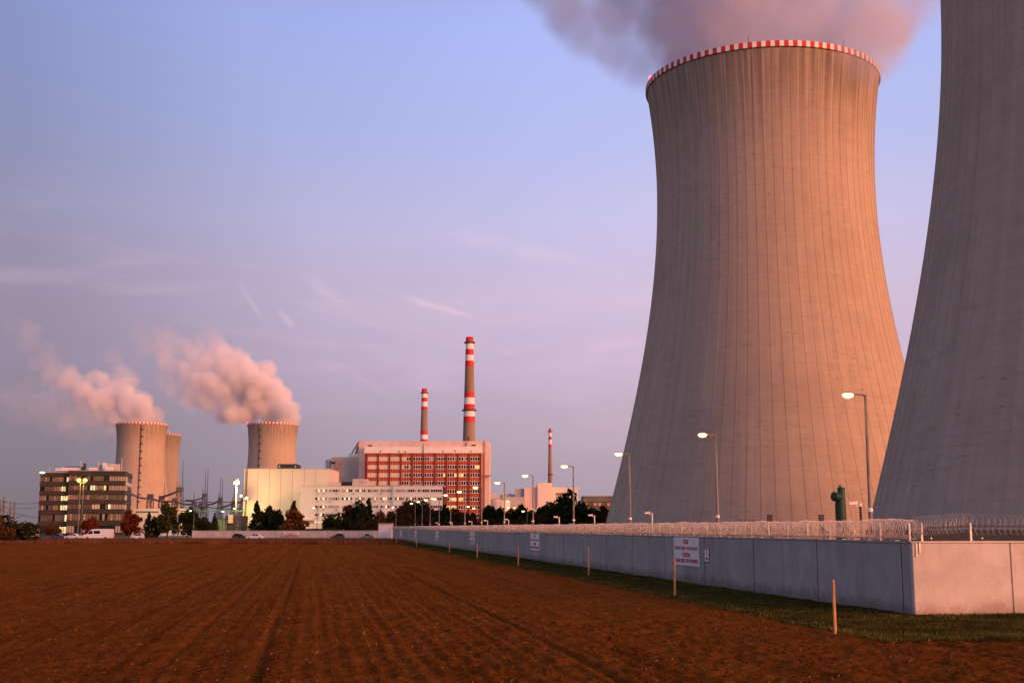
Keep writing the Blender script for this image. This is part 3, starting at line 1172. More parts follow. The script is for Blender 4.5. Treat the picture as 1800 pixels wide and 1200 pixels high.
stack(825.5, 592.5, 13.0, 22.0, 775, [(592.5, 602, 'red_paint'), (602, 614, 'white_paint'), (614, 624, 'red_paint'), (624, 634.3, 'white_paint'), (634.3, 644.5, 'red_paint'),
      (689, 699, 'red_paint'), (699, 710.5, 'white_paint'), (710.5, 721, 'red_paint'), (721, 732, 'white_paint'), (732, 742, 'red_paint')], [(602.3, 1.0), (721, 1.1)],
      'tallest red and white banded stack rising behind the red office block')
stack(746.3, 683, 9.6, 13.4, 775, [(683, 690.5, 'red_paint'), (690.5, 699, 'white_paint'), (699, 706, 'red_paint'), (706, 714.5, 'white_paint'), (714.5, 720.5, 'red_paint'),
      (757, 764, 'red_paint'), (764, 772, 'white_paint'), (772, 776, 'red_paint')], [(690.5, 1.0)],
      'middle-sized red and white stack left of the tallest, behind the red office block')
stack(966.8, 753, 4.6, 8.2, 850, [(753, 760, 'red_paint'), (760, 767, 'white_paint'), (767, 773, 'red_paint'), (773, 780.5, 'white_paint'), (780.5, 787, 'red_paint')], [(758.5, 1.4), (833.5, .9)],
      'smallest, farthest red and white stack above the cream plant blocks')

# ------------------------------------------------------------------ buildings
class Facade:
    """a building laid out in picture columns and rows on a facade plane, optionally turned about its reference corner"""
    def __init__(s, name, label, px_ref, Y, yaw=0.0, cat='building'):
        s.Y = Y
        s.yaw = yaw
        s.o = Vector((X(px_ref, Y), Y, 0))
        s.root = empty(name, s.o, label, cat)
        s.root.rotation_euler = (0, 0, yaw)
        s.ux = Vector((math.cos(yaw), math.sin(yaw), 0))
        s.uy = Vector((-math.sin(yaw), math.cos(yaw), 0))

    def u(s, px, back=0.0, py=880):
        """local x on the plane lying back metres behind the facade"""
        d = ray(px, py)
        c = s.o + s.uy * back
        t = (c.dot(s.uy)) / d.dot(s.uy)
        return (d * t - c).dot(s.ux)

    def z(s, py, px=None, back=0.0):
        d = ray(900 if px is None else px, py)
        c = s.o + s.uy * back
        t = c.dot(s.uy) / d.dot(s.uy) if px is not None else (s.Y + back) / d.y
        return EYE + d.z * t

    def box(s, name, m, px0, px1, py0, py1, y0, y1, parent=None):
        """py0 top row, py1 bottom row (None = ground); measured on its own front plane"""
        x0, x1 = s.u(px0, y0), s.u(px1, y0)
        z1 = s.z(py0, None, y0)
        z0 = -.3 if py1 is None else s.z(py1, None, y0)
        return MB().box(x0, x1, y0, y1, z0, z1).build(name, M[m], parent or s.root, off=(0, 0, 0))

    def lbox(s, name, m, x0, x1, y0, y1, z0, z1, parent=None):
        return MB().box(x0, x1, y0, y1, z0, z1).build(name, M[m], parent or s.root, off=(0, 0, 0))


def window(fc, x0, x1, z0, z1, panes, frame='window_frame', depth=.12, y=0.0, fr=.12):
    """a window part: frame with mullions, one pane child for every light"""
    n = len(panes)
    mb = MB()
    mb.box(x0, x1, y - depth, y + .05, z0, z0 + fr).box(x0, x1, y - depth, y + .05, z1 - fr, z1)
    for k in range(n + 1):
        xm = x0 + (x1 - x0) * k / n
        a = max(x0, xm - fr * .55)
        b = min(x1, xm + fr * .55)
        mb.box(a, b, y - depth + .004, y + .05, z0 + fr * .9, z1 - fr * .9)
    w = mb.build('window', M[frame], fc.root, off=(0, 0, 0))
    for k, pm_ in enumerate(panes):
        a = x0 + (x1 - x0) * k / n + fr * .5
        b = x0 + (x1 - x0) * (k + 1) / n - fr * .5
        MB().box(a, b, y - depth * .45, y + .03, z0 + fr * .8, z1 - fr * .8).build('pane', M[pm_], w, off=(0, 0, 0))
    return w


# --- red office block with its pale tower frame
fc = Facade('red_office_block', 'tall office block with red gridded facade and pale pink frame under the stacks', 744, 500)
fc.box('wall', 'facade_pink', 629, 860, 775, None, 3.0, 34)
fc.box('roof_band', 'facade_white', 639, 847, 784.4, 796, -.4, 3.0)
fc.box('facade_backing', 'facade_red', 640.5, 844.5, 796.05, None, .30, 3.0)
zt0 = fc.z(796)
bay0, bayw = 643.3, 20.12
lit = {(9, 1): [2, 3], (7, 2): [3], (6, 2): [3], (8, 2): [0, 1], (7, 5): [1, 2, 3], (6, 5): [3], (8, 5): [0, 1], (7, 6): [0, 1, 2, 3]}
for k in range(11):
    fc.box('pier', 'pier_red', bay0 + k * bayw - 1.35, bay0 + k * bayw + 1.35, 796.1, None, -.25, .30)
for k in range(10):
    xa = fc.u(bay0 + k * bayw + 1.4)
    xb = fc.u(bay0 + (k + 1) * bayw - 1.4)
    for r_ in range(9):
        yc = 806.2 + 14.2 * r_
        z1 = fc.z(yc - 3.6)
        z0 = fc.z(yc + 3.6)
        ztop = zt0 - .02 if r_ == 0 else fc.z(yc - 14.2 + 3.6)
        sp = MB().box(xa, xb, .05, .29, z1, ztop).build('spandrel', M['spandrel_red'], fc.root, off=(0, 0, 0))
        for q in range(5):
            xm = xa + (xb - xa) * (q + (.06 if q == 0 else -.06 if q == 4 else 0)) / 4
            MB().box(xm - .13, xm + .13, -.04, .06, z1 + .05, ztop - .05).build('rib', M['rib_red'], sp, off=(0, 0, 0))
        if k < 3 and r_ < 4:
            pn = ['blind_cream'] * 4
        else:
            pn = ['glass_dark'] * 4
            if k == 3 and r_ == 0:
                pn[:2] = ['blind_cream'] * 2
            if k == 3 and r_ == 1:
                pn[0] = pn[3] = 'blind_cream'
            if k == 3 and r_ == 2:
                pn[0] = 'curtain'
            for q in lit.get((k, r_), []):
                pn[q] = 'glass_lit'
            for q in range(4):
                if pn[q] == 'glass_dark' and random.random() < .10:
                    pn[q] = 'curtain'
        window(fc, xa + .05, xb - .05, z0, z1, pn, 'window_frame', .16, .2, .20)
fc.box('corner_pipe', 'facade_grey', 851.2, 852.6, 773, None, 2.4, 2.96)
fc.box('service_gallery', 'facade_grey', 851, 863.5, 834, 836.2, 1.6, 2.9)
for px_ in (653, 671, 690, 708, 726):
    fc.box('roof_rail_post', 'facade_white', px_, px_ + .8, 781.5, 784.4, 2.2, 2.6)
fc.box('vent_grille', 'dark_steel', 646, 652.5, 781.8, 784, 2.6, 2.95)
fc.box('vent_grille', 'dark_steel', 829, 836, 781, 783, 2.6, 2.95)
for px_, py_ in ((699, 793), (710, 793.5), (777, 793), (826, 793), (666, 793), (798, 792.4)):
    fc.box('vent_grille', 'dark_steel', px_, px_ + 2.6, py_ - 1, py_ + 1, -.5, -.38)
fc.box('antenna_mast', 'dark_steel', 742.6, 743.4, 779, 796, -.7, -.45)
fc.box('antenna_mast', 'dark_steel', 819, 819.8, 776, 784, 2.3, 2.8)

# --- grey stepped stair block to the left of it
fc = Facade('stair_block', 'grey windowless stepped block joining the cream hall to the red office block', 610, 507)
fc.box('wall', 'facade_grey', 580, 640, 803, None, 0, 24)
fc.box('roof_step', 'facade_white', 611, 628.6, 797, 803.05, 2, 20)
fc.box('roof_step', 'facade_pink', 624, 632, 776, 803.1, 10.5, 22)
fc.box('stair_window', 'curtain', 589, 596, 810, 846, -.3, .1)
fc.box('vent_grille', 'roof_dark', 580.5, 587, 811, 815, -.15, .1)
fc.box('vent_grille', 'roof_dark', 580.5, 587, 825, 828, -.15, .1)
for px_ in (569.5, 573.5):
    p_ = fc.u(px_)
    MB().lathe([(.7, 0), (.7, fc.z(807)), (.4, fc.z(805.5))], 10, p_, 6).build('tank_pipe', M['galvanised'], fc.root, True, off=(0, 0, 0))
for a_, b_ in (((612, 797), (625, 776)), ((618, 797), (625, 784))):
    MB().tube([(fc.u(a_[0]), 8, fc.z(a_[1], None, 8)), (fc.u(b_[0]), 8, fc.z(b_[1], None, 8))], .25, 5).build('roof_brace', M['dark_steel'], fc.root, off=(0, 0, 0))

# --- long white office building
fc = Facade('white_office_building', 'long low white office building with four rows of windows before the red block', 650, 455)
fc.box('wall', 'facade_white', 527, 690.6, 854.2, None, .0, 15)
fc.box('wall', 'facade_white', 690.8, 778, 853.8, None, -.7, 15)
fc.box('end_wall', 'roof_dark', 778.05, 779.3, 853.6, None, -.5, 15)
fc.box('roof_coping', 'facade_pink', 526.6, 690.6, 853.2, 854.15, -.2, 15)
fc.box('roof_coping', 'facade_pink', 690.8, 779.6, 852.8, 853.75, -.9, 15)
fc.box('roof_house', 'facade_pink', 575, 597.5, 847, 853.15, 2, 9)
fc.box('roof_house', 'facade_pink', 619, 644, 841.5, 853.1, 2, 9)
fc.box('roof_house', 'roof_dark', 599, 616, 846.5, 853.1, 5, 9)
fc.box('roof_vent', 'facade_grey', 634, 637, 845, 848, 1.7, 2.0)
groups = [(554.0, 575.0), (577.5, 597), (600.5, 619.5), (624, 642), (646.5, 665), (668.5, 689)]
groups_r = [(694.5, 711), (713.5, 732), (734.5, 754.5), (757, 777)]
litw = {(0, 0): [1, 3], (1, 0): [1, 3], (2, 0): [3], (0, 2): [2], (0, 3): [2], (1, 2): [1, 3], (1, 3): [2], (1, 4): [0, 3], (1, 5): [1, 2], (1, 6): [1], (1, 7): [2], (1, 9): [0], (2, 5): [2], (3, 0): [2]}
for r_ in range(4):
    yc = 862.0 + 14.1 * r_
    for gi, (a_, b_) in enumerate(groups + groups_r):
        yf = 0.0 if gi < 6 else -.7
        n_ = 5
        warm = gi < 6 or (gi == 6 and r_ == 0)
        pn = []
        for q in range(n_):
            t_ = random.random()
            pn.append('curtain' if (warm and t_ < .55) else 'blind_brown' if (t_ < .12 or (warm and t_ < .75)) else 'glass_dark')
        for q in litw.get((r_, gi), []):
            pn[q] = 'glass_lit_pale'
        window(fc, fc.u(a_, yf), fc.u(b_, yf), fc.z(yc + 2.9, None, yf), fc.z(yc - 2.9, None, yf), pn, 'window_frame', .14, yf, .16)
    for px_ in ([556, 567, 589, 620, 667] if r_ % 2 == 0 else [556, 578, 616, 657, 671, 684, 709, 726]):
        fc.box('air_conditioner', 'facade_grey', px_, px_ + 3.0, yc + 4.2, yc + 6.2, -.5 if px_ < 690 else -1.2, 0 if px_ < 690 else -.7)
for gi, (a_, b_) in enumerate(((553.5, 574),)):
    window(fc, fc.u(a_), fc.u(b_), fc.z(919.6), fc.z(915), ['glass_lit_pale'] * 5, 'window_frame', .14, 0, .16)
fc.box('annexe', 'facade_pink', 527, 549.5, 912.5, 915, -3, -.02)
fc.box('annexe_window', 'glass_lit', 531, 540, 919.5, 925.5, -.3, .1)
fc.box('end_vent', 'dark_steel', 525.9, 526.9, 867, 869, -.1, .3)
fc.box('entrance_slab', 'facade_white', 597, 640, 893.5, 901, -2.2, -.02)
fc.box('entrance_slab', 'facade_white', 672, 690, 893, 905, -2.2, -.02)

# --- cream turbine hall
fc = Facade('cream_hall', 'big windowless cream hall lit yellow at its left foot', 500, 470)
seams = [432.6, 452, 472.6, 492.5, 513, 533.8, 554, 578]
for a_, b_ in zip(seams[:-1], seams[1:]):
    x0, x1 = fc.u(a_), fc.u(b_)
    fc.lbox('panel', 'facade_cream', x0 + .05, x1 - .05, -.05 - .02 * (int(a_) % 3), 1.0, -.3, fc.z(824.3))
fc.lbox('wall', 'facade_cream', fc.u(432.3), fc.u(578.2), .7, 26, -.3, fc.z(824.5))
fc.box('parapet', 'facade_pink', 427.2, 578.6, 823, 824.2, -.25, 26)
fc.box('corner_shaft', 'facade_cream', 427.4, 431.6, 824.25, None, -.2, 6)
for q in range(22):
    z_ = 1.5 + q * 1.02
    fc.lbox('ladder_rung', 'dark_steel', fc.u(430.2), fc.u(433.4), -.55, -.4, z_, z_ + .16)
for px_ in (430.4, 433.2):
    fc.box('ladder_rail', 'dark_steel', px_ - .2, px_ + .2, 822, None, -.52, -.38)
fc.box('roof_plant', 'roof_dark', 486, 522, 816.2, 823, 3, 10)
fc.box('roof_plant_cap', 'facade_slate', 488, 519, 815, 816.15, 3.5, 9)
for px_ in (489.4, 517.4):
    fc.box('vent_cap', 'white_paint', px_ - 1, px_ + 1, 818.5, 820.6, 2.6, 2.99)

# --- dark office block at left, turned a little
fc = Facade('dark_office_block', 'dark brown six-storey office block with ribbon windows at far left', 217, 417, rad(13))
zr = fc.z(828)
# local x runs left of the reference corner; measure widths on the turned plane
xl, xm_, xr = fc.u(68, 2.0), fc.u(118), 0.0
dep = 30.0
fc.lbox('core', 'facade_brown', xm_ + .35, xr - .35, .45, dep, -.3, zr - .3)
fc.lbox('core', 'facade_brown', xl + .35, xm_ + .3, 2.45, dep, -.3, fc.z(831.2))
rows = [(836.2, 845.4), (852.6, 862), (869, 878.6), (885.4, 895), (902, 914.8), (923, 936)]
bands = [(828, 835.8)] + [(rows[k][1] + .3, rows[k + 1][0] - .3) for k in range(5)]
for k, (a_, b_) in enumerate(bands):
    z1, z0 = fc.z(a_), fc.z(b_)
    fc.lbox('fascia', 'facade_brown', xm_, xr, 0, .44, z0, z1)
    fc.lbox('fascia', 'facade_brown', xl, xm_ - .02, 2.0, 2.44, z0 - .35, z1 - (.5 if k == 0 else .35))
    fc.lbox('fascia', 'facade_brown' if k != 1 else 'blind_brown', xr - .34, xr + .02, .45, dep, z0, z1)
bmix = ['glass_brown', 'glass_brown', 'glass_brown', 'curtain', 'glass_dark']
for k, (a_, b_) in enumerate(rows):
    z1, z0 = fc.z(a_), fc.z(b_)
    # right volume: groups of panes
    nG = 7
    for q in range(nG):
        xa = xm_ + .1 + (xr - xm_ - .2) * q / nG
        xb = xm_ + .1 + (xr - xm_ - .2) * (q + 1) / nG
        pn = [random.choice(bmix) for _ in range(3)]
        if q >= 5 and k in (0, 1, 3):
            pn = ['blind_brown'] * 3
        if k == 5:
            pn = ['blind_brown' if q in (0, 2, 3, 6) else 'glass_dark'] * 3
        if (k, q) in ((1, 3), (3, 5)):
            pn[0] = 'glass_lit_pale'
        if (k, q) == (1, 2):
            pn[2] = 'glass_lit_pale'
        if (k, q) == (3, 3):
            pn = ['blind_cream'] * 3
        if (k, q) == (1, 4):
            pn[1] = 'glass_lit'
        window(fc, xa, xb, z0, z1, pn, 'frame_dark', .05, .35, .14)
    nG = 4
    for q in range(nG):
        xa = xl + .1 + (xm_ - xl - .2) * q / nG
        xb = xl + .1 + (xm_ - xl - .2) * (q + 1) / nG
        pn = [random.choice(bmix) for _ in range(3)]
        if q == 3 and k in (1, 2, 3):
            pn = ['glass_lit_pale', 'glass_lit', 'glass_dark'] if k != 3 else ['glass_lit_pale', 'glass_lit_pale', 'glass_dark']
        if q == 3 and k in (0, 2, 3, 4):
            pn[2] = 'glass_lit_pale'
        if q == 3 and k == 5:
            pn = ['glass_lit_pale', 'glass_lit', 'glass_lit_pale']
        if k == 5 and q < 3:
            pn = ['glass_dark'] * 3
        window(fc, xa, xb, z0 - .35, z1 - .35, pn, 'frame_dark', .05, 2.35, .14)
    for q in range(3):       # right flank
        ya = 1.2 + q * 9.6
        o = fc.lbox('flank_window', ('blind_brown', 'glass_dark', 'glass_dark')[q], xr - .30, xr - .05, ya, ya + 8.4, z0 + .1, z1 - .1)
fc.lbox('roof_edge', 'facade_grey', xm_ - .2, xr + .2, -.2, dep, zr, zr + .22)
fc.lbox('roof_edge', 'facade_grey', xl - .2, xm_ - .25, 1.8, dep, fc.z(831.2), fc.z(831.2) + .2)
for (a_, b_, t_, d_, m_) in ((94, 106, 823.6, 5, 'facade_white'), (105, 137, 822.2, 6, 'facade_white'), (109, 144, 820.8, 9, 'roof_dark'), (153, 169, 822, 5, 'facade_white'),
                             (181, 195, 821, 4, 'facade_white'), (166, 190, 817, 9, 'facade_grey'), (190, 207, 815.5, 10, 'facade_pink'), (177, 183, 813.5, 6, 'facade_white')):
    fc.lbox('roof_unit', m_, fc.u(a_, d_), fc.u(b_, d_), d_, d_ + 3, zr + .2, fc.z(t_, None, d_))
for px_, t_ in ((83.5, 822), (139, 808.5), (211, 806), (146, 815), (170, 812), (187, 812.5)):
    x_ = fc.u(px_, 5)
    MB().tube([(x_, 5, zr - 1), (x_, 5, fc.z(t_, None, 5))], .12 if px_ != 146 else .5, 6).build('roof_mast', M['galvanised' if px_ != 146 else 'dark_steel'], fc.root, off=(0, 0, 0))
x_ = fc.u(71.5, 1.5)
MB().lathe([(.0, fc.z(833.6, None, 1.5)), (.8, fc.z(832.6, None, 1.5)), (.85, fc.z(831, None, 1.5)), (.0, fc.z(829.8, None, 1.5))], 10, x_, 1.4).build('flood_lamp', M['white_glow'], fc.root, True, off=(0, 0, 0))

# --- low white hall, pillar, green pipe bridge and green plant house between the office block and the cream hall
fc = Facade('low_white_hall', 'low white hall with a dark slotted cornice right of the dark office block', 275, 432)
fc.box('wall', 'facade_white', 232, 313, 893.5, None, 0, 16)
for k in range(12):
    fc.box('cornice_slot', 'frame_dark', 240 + k * 3.4, 242.2 + k * 3.4, 898, 900.6, -.1, .1)
fc.box('window_opening', 'glass_dark', 243.5, 252, 909, 916, -.12, .1)
fc.box('corner_pillar', 'facade_pink', 311, 318, 893, None, -1.4, -.05)
fc = Facade('pipe_bridge', 'long green pipe bridge on thin posts left of the cream hall', 370, 425, 0, 'pipe bridge')
fc.box('pipe_deck', 'green_paint', 318, 427, 896.3, 898.4, 0, 2.2)
for px_ in (325, 356, 392, 415):
    fc.box('bridge_post', 'green_paint', px_ - .6, px_ + .6, 898.45, None, .6, 1.2)
fc = Facade('green_plant_house', 'small pale green plant house beside the cream hall', 398, 440)
fc.box('wall', 'green_pale', 379, 397, 912, None, 0, 10)
fc.box('wall', 'roof_dark', 397.1, 425, 906, None, 1, 12)
fc.box('window', 'blind_cream', 402, 410, 904, 919, -.1, .9)
fc.box('roof', 'roof_dark', 378, 398, 910.8, 911.95, -.3, 10)
fc = Facade('green_shed', 'low green shed roof at the foot of the cream hall', 450, 440)
fc.box('wall', 'green_paint', 437, 462, 927, None, 0, 8)
mbx = MB()
a_, b_, z_ = fc.u(436), fc.u(463), fc.z(927)
mbx.hexa([(a_, -.3, z_), (b_, -.3, z_), (b_, 8, z_), (a_, 8, z_), (a_, -.3, z_ + .9), (b_, -.3, z_ + .2), (b_, 8, z_ + .2), (a_, 8, z_ + .9)])
mbx.build('roof', M['green_paint'], fc.root, off=(0, 0, 0))
fc = Facade('white_dome_tank', 'small white round tank on struts before the cream hall', 454, 436, 0, 'tank')
MB().lathe([(.0, 4.5), (.55, 4.7), (.8, 5.3), (.55, 5.9), (.0, 6.1)], 12, fc.u(454.5), 0).build('tank', M['white_paint'], fc.root, True, off=(0, 0, 0))
for dx_ in (-1.2, 0, 1.2):
    MB().tube([(fc.u(454.5) + dx_, 0, 0), (fc.u(454.5) + dx_ * .3, 0, 4.7)], .14, 5).build('strut', M['white_paint'], fc.root, off=(0, 0, 0))

# --- cream industrial blocks behind the lamps right of the red block
fc = Facade('cream_plant_blocks', 'cluster of cream plant blocks below the smallest stack', 960, 720)
fc.box('block', 'facade_cream', 945, 971, 848.2, None, 0, 30)
fc.box('block', 'facade_cream', 971.2, 1016, 856, None, 1.5, 32)
fc.box('block', 'facade_pink', 921.5, 944.8, 856.3, None, 2.0, 30)
fc.box('block', 'facade_grey', 905, 921.3, 858.5, None, 4.0, 30)
fc.box('block', 'facade_cream', 883, 904.8, 868.2, None, 9, 30)
fc.box('block', 'facade_pink', 862, 882.8, 869.3, None, 10, 30)
window(fc, fc.u(977, 1.5), fc.u(1014, 1.5), fc.z(870.2, None, 1.5), fc.z(866, None, 1.5), ['curtain'] * 8, 'facade_brown', .2, 1.5, .25)
fc.box('side_wing', 'facade_grey', 888, 921, 873, None, -6, 1.8)
for px_ in (865.5, 876, 886, 894):
    fc.box('roof_block', 'facade_white', px_, px_ + 5, 866.5, 868.1, 12, 20)
x_ = fc.u(876, -10)
MB().lathe([(4.4, -.3), (4.4, fc.z(879, None, -10)), (3.2, fc.z(876.8, None, -10)), (.2, fc.z(876.2, None, -10))], 24, fc.u(870, -10), -8).build('silo', M['facade_grey'], fc.root, True, off=(0, 0, 0))
MB().lathe([(4.0, -.3), (4.0, fc.z(881, None, -10)), (3.0, fc.z(879, None, -10)), (.2, fc.z(878.2, None, -10))], 24, fc.u(885, -10), -8).build('silo', M['facade_cream'], fc.root, True, off=(0, 0, 0))
fc = Facade('grey_workshop', 'dark grey workshop with a brown window band beside the big tower', 1050, 520)
fc.box('wall', 'facade_slate', 1026, 1100, 872, None, 0, 20)
window(fc, fc.u(1027), fc.u(1074), fc.z(890), fc.z(881.6), ['curtain', 'glass_brown', 'curtain', 'curtain', 'glass_brown', 'curtain'], 'facade_brown', .2, 0, .3)
fc.box('roof_lip', 'facade_grey', 1025.5, 1100, 870.9, 871.95, -.4, 20)
fc = Facade('pale_low_store', 'low pale brick store behind the trees below the cream plant blocks', 950, 640)
fc.box('wall', 'facade_pink', 895, 962, 895, None, 0, 14)

# small gatehouse at the far end of the wall and the low far wall
fc = Facade('wall_end_hut', 'small white flat-roofed hut at the far end of the long wall', 677, 284)
fc.box('wall', 'facade_white', 666, 688.5, 919.5, None, 0, 4.5)
fc.box('roof', 'facade_slate', 664.5, 690, 918.2, 919.45, -.4, 4.9)
Yw = 299.5
root = empty('far_low_wall', (X(500, Yw), Yw, 0), 'low pale wall along the far side of the road', 'wall')
zt_ = Z(932.6, Yw)
npn = 18
for k in range(npn):
    a_ = X(338 + (668 - 338) * k / npn, Yw) + .03
    b_ = X(338 + (668 - 338) * (k + 1) / npn, Yw) - .03
    MB().box(a_, b_, Yw - .1, Yw + .1, -.3, zt_ - .02 * (k % 2)).build('panel', M['wall_pale'], root)
MB().box(X(337, Yw), X(668.5, Yw), Yw - .16, Yw + .16, zt_ + .01, zt_ + .10).build('coping', M['wall_grey'], root)
root = empty('advert_banner', (X(512, 298), 298.6, 0), 'small white and red banner on the low far wall', 'banner')
MB().box(X(498, 298), X(526, 298), 298.5, 298.6, .9, 1.75).build('cloth', M['sign_white'], root)
for k, (a_, b_, z_) in enumerate(((502, 521, 1.5), (500, 516, 1.22), (506, 523, 1.0))):
    MB().box(X(a_, 298), X(b_, 298), 298.46, 298.49, z_ - .05, z_ + .06).build('print_line', M['red_paint'], root)

# ------------------------------------------------------------------ lamps
def street_lamp(base, Hh, arm_dir, arm, label, group, glow='lamp_glow', power=0.0, head=.42, pole_r=.075, name='street_lamp'):
    root = empty(name, base, label, 'street lamp', group)
    o = (0, 0, 0)
    MB().tube([(0, 0, -.3), (0, 0, 1.0), (0, 0, Hh * .42), (0, 0, Hh * .43), (0, 0, Hh)], [pole_r * 1.35, pole_r * 1.3, pole_r * 1.2, pole_r, pole_r * .75], 8).build('pole', M['pole_steel'], root, True, off=o)
    MB().lathe([(pole_r * 1.25, Hh * .41), (pole_r * 1.55, Hh * .413), (pole_r * 1.55, Hh * .425), (pole_r * 1.2, Hh * .43)], 8).build('collar', M['white_paint'], root, off=o)
    d = Vector((arm_dir.x, arm_dir.y, 0)).normalized()
    p1 = d * arm
    if arm > 0:
        MB().tube([(0, 0, Hh - .05), (d.x * arm * .25, d.y * arm * .25, Hh), (p1.x, p1.y, Hh)], pole_r * .55, 6).build('arm', M['pole_steel'], root, off=o)
    # flattened luminaire: housing above, glowing bowl below
    hc = p1 + d * head * .5
    mbh = MB()
    ns, nl = 12, 5
    side = Vector((-d.y, d.x, 0))
    for nm, m_, z_lo, z_hi, k_ in (('bowl', M[glow], -.15, .075, 1.0), ('housing', M['pole_steel'], .05, .115, .72)):
        mb = MB()
        kz = head / .42
        for i in range(2 * nl + 1):
            ph = -math.pi / 2 + math.pi / 2 * i / nl
            zz_ = (math.sin(ph) * (z_hi if ph > 0 else -z_lo)) if nm == 'bowl' else (z_lo + z_hi) / 2 + math.sin(ph) * (z_hi - z_lo) / 2
            for j in range(ns):
                a = 2 * math.pi * j / ns
                q = d * (math.cos(a) * head * .60 * k_ * math.cos(ph)) + side * (math.sin(a) * head * .36 * k_ * math.cos(ph))
                mb.v.append((hc.x + q.x, hc.y + q.y, Hh - .01 + zz_ * kz))
        for i in range(2 * nl):
            for j in range(ns):
                a, b = i * ns + j, i * ns + (j + 1) % ns
                mb.f.append((a, b, b + ns, a + ns))
        mb.build(nm, m_, root, True, off=o)
    if power:
        ld = bpy.data.lights.new('lamp_light', 'POINT')
        ld.energy = power
        ld.color = (1.0, .66, .26)
        ld.shadow_soft_size = .15
        lo_ = bpy.data.objects.new('lamp_light', ld)
        COL.objects.link(lo_)
        lo_.parent = root
        lo_.location = (hc.x, hc.y, Hh - .38)
    return root


ORDL = ['first', 'second', 'third', 'fourth', 'fifth', 'sixth', 'seventh', 'eighth', 'ninth', 'tenth', 'eleventh', 'twelfth', 'thirteenth']
for k, px in enumerate((1531, 1262, 1108, 1008.5, 937, 886.5, 846.5, 817, 792, 772, 756, 742, 729.5)):
    s = wall_s(px, 4.0)
    hh_ = 8.0 + (.12, -.1, -.05, .0, .02, -.02, .05, 0, 0, -.2, 0, 0, 0)[k]
    street_lamp(wp(s, 4.0, 0), hh_, -RT, .55, f'tall lit perimeter lamp behind the wall, {ORDL[k]} from the right', 'perimeter lamps behind the long wall', power=14 if k < 5 else (8 if k < 8 else 0),
                head=.42 + .03 * min(k, 6), name='perimeter_lamp')
# small lit lamps about the far yard
for (px, py0, Y, ad, label, gl, hd) in (
        (696.5, 891, 330, -1, 'thin lamp post with lit top before the orange shrubs at the wall end', 'white_glow', .5),
        (558, 892, 340, -1, 'small lamp post in front of the white office building', 'white_glow', .6),
        (341.5, 897, 330, -1, 'white lamp post with a left arm under the green pipe bridge', 'white_glow', .6),
        (398.5, 898.5, 345, -1, 'small lit lamp post between pipe bridge and green plant house', 'white_glow', .7),
        (418.8, 893, 350, -1, 'slim lamp post just right of the high mast', 'white_glow', .7),
        (237.5, 902, 380, -1, 'bright little lamp at the right corner of the dark office block', 'white_glow', .8),
        (314, 903, 372, -1, 'little lamp in front of the white hall pillar', 'white_glow', .8),
        (897, 880.5, 560, -1, 'pale lamp post before the cream plant blocks', 'lamp_glow', .9),
        (926.5, 898, 330, -1, 'short lamp with orange light among the dark trees', 'lamp_glow', .7)):
    p_ = at(px, py0, Y)
    street_lamp(Vector((p_.x, Y, 0)), p_.z, Vector((ad, 0, 0)), .7, label, 'small lamps in the far yard', gl, 0, hd, .09)
# yard lights among the trees
for k, (px, py, Y, label) in enumerate(((787, 891, 470, 'first low yard light at the foot of the red office block'), (826, 890, 470, 'second low yard light at the foot of the red office block'),
                                (836, 892.5, 470, 'third low yard light at the foot of the red office block'), (896, 891.5, 600, 'left yard light below the cream plant blocks'),
                                (907, 892, 600, 'middle yard light below the cream plant blocks'), (917, 892, 600, 'right yard light below the cream plant blocks'),
                                (939, 894, 600, 'yard light below the tall cream block'), (949, 892, 600, 'yard light right of the tall cream block'))):
    p_ = at(px, py, Y)
    street_lamp(Vector((p_.x, Y, 0)), p_.z, Vector((-1, 0, 0)), .2, label, 'low yard lights', 'lamp_glow', 0, .95, .08, 'yard_light')

# high mast with lamp cluster by the cream hall
p_ = at(415.8, 848, 415)
root = empty('high_mast_light', (p_.x, 415, 0), 'tall mast with a bright lamp cluster left of the cream hall', 'light mast')
Hm = p_.z
MB().tube([(0, 0, -.3), (0, 0, Hm * .5), (0, 0, Hm + .8)], [.42, .32, .2], 10).build('mast', M['pole_steel'], root, True, off=(0, 0, 0))
MB().lathe([(.2, Hm + .5), (1.0, Hm + .6), (1.0, Hm + .8), (.2, Hm + .9)], 12).build('ring', M['dark_steel'], root, off=(0, 0, 0))
for k in range(4):
    a = math.pi / 2 * k + .5
    MB().lathe([(.0, Hm - .6), (.4, Hm - .4), (.5, Hm), (.36, Hm + .3), (.0, Hm + .4)], 10, .6 * math.cos(a), .6 * math.sin(a)).build('lamp', M['white_glow'], root, True, off=(0, 0, 0))
for k in range(3):
    MB().tube([(0, 0, Hm + .7), ((k - 1) * .9, 0, Hm + 1.6)], .08, 5).build('spike', M['dark_steel'], root, off=(0, 0, 0))
ld = bpy.data.lights.new('lamp_light', 'POINT')
ld.energy = 26000
ld.color = (1.0, .66, .24)
ld.shadow_soft_size = .8
lo_ = link('lamp_light', ld, root, (1.6, -2.6, Hm - .6))
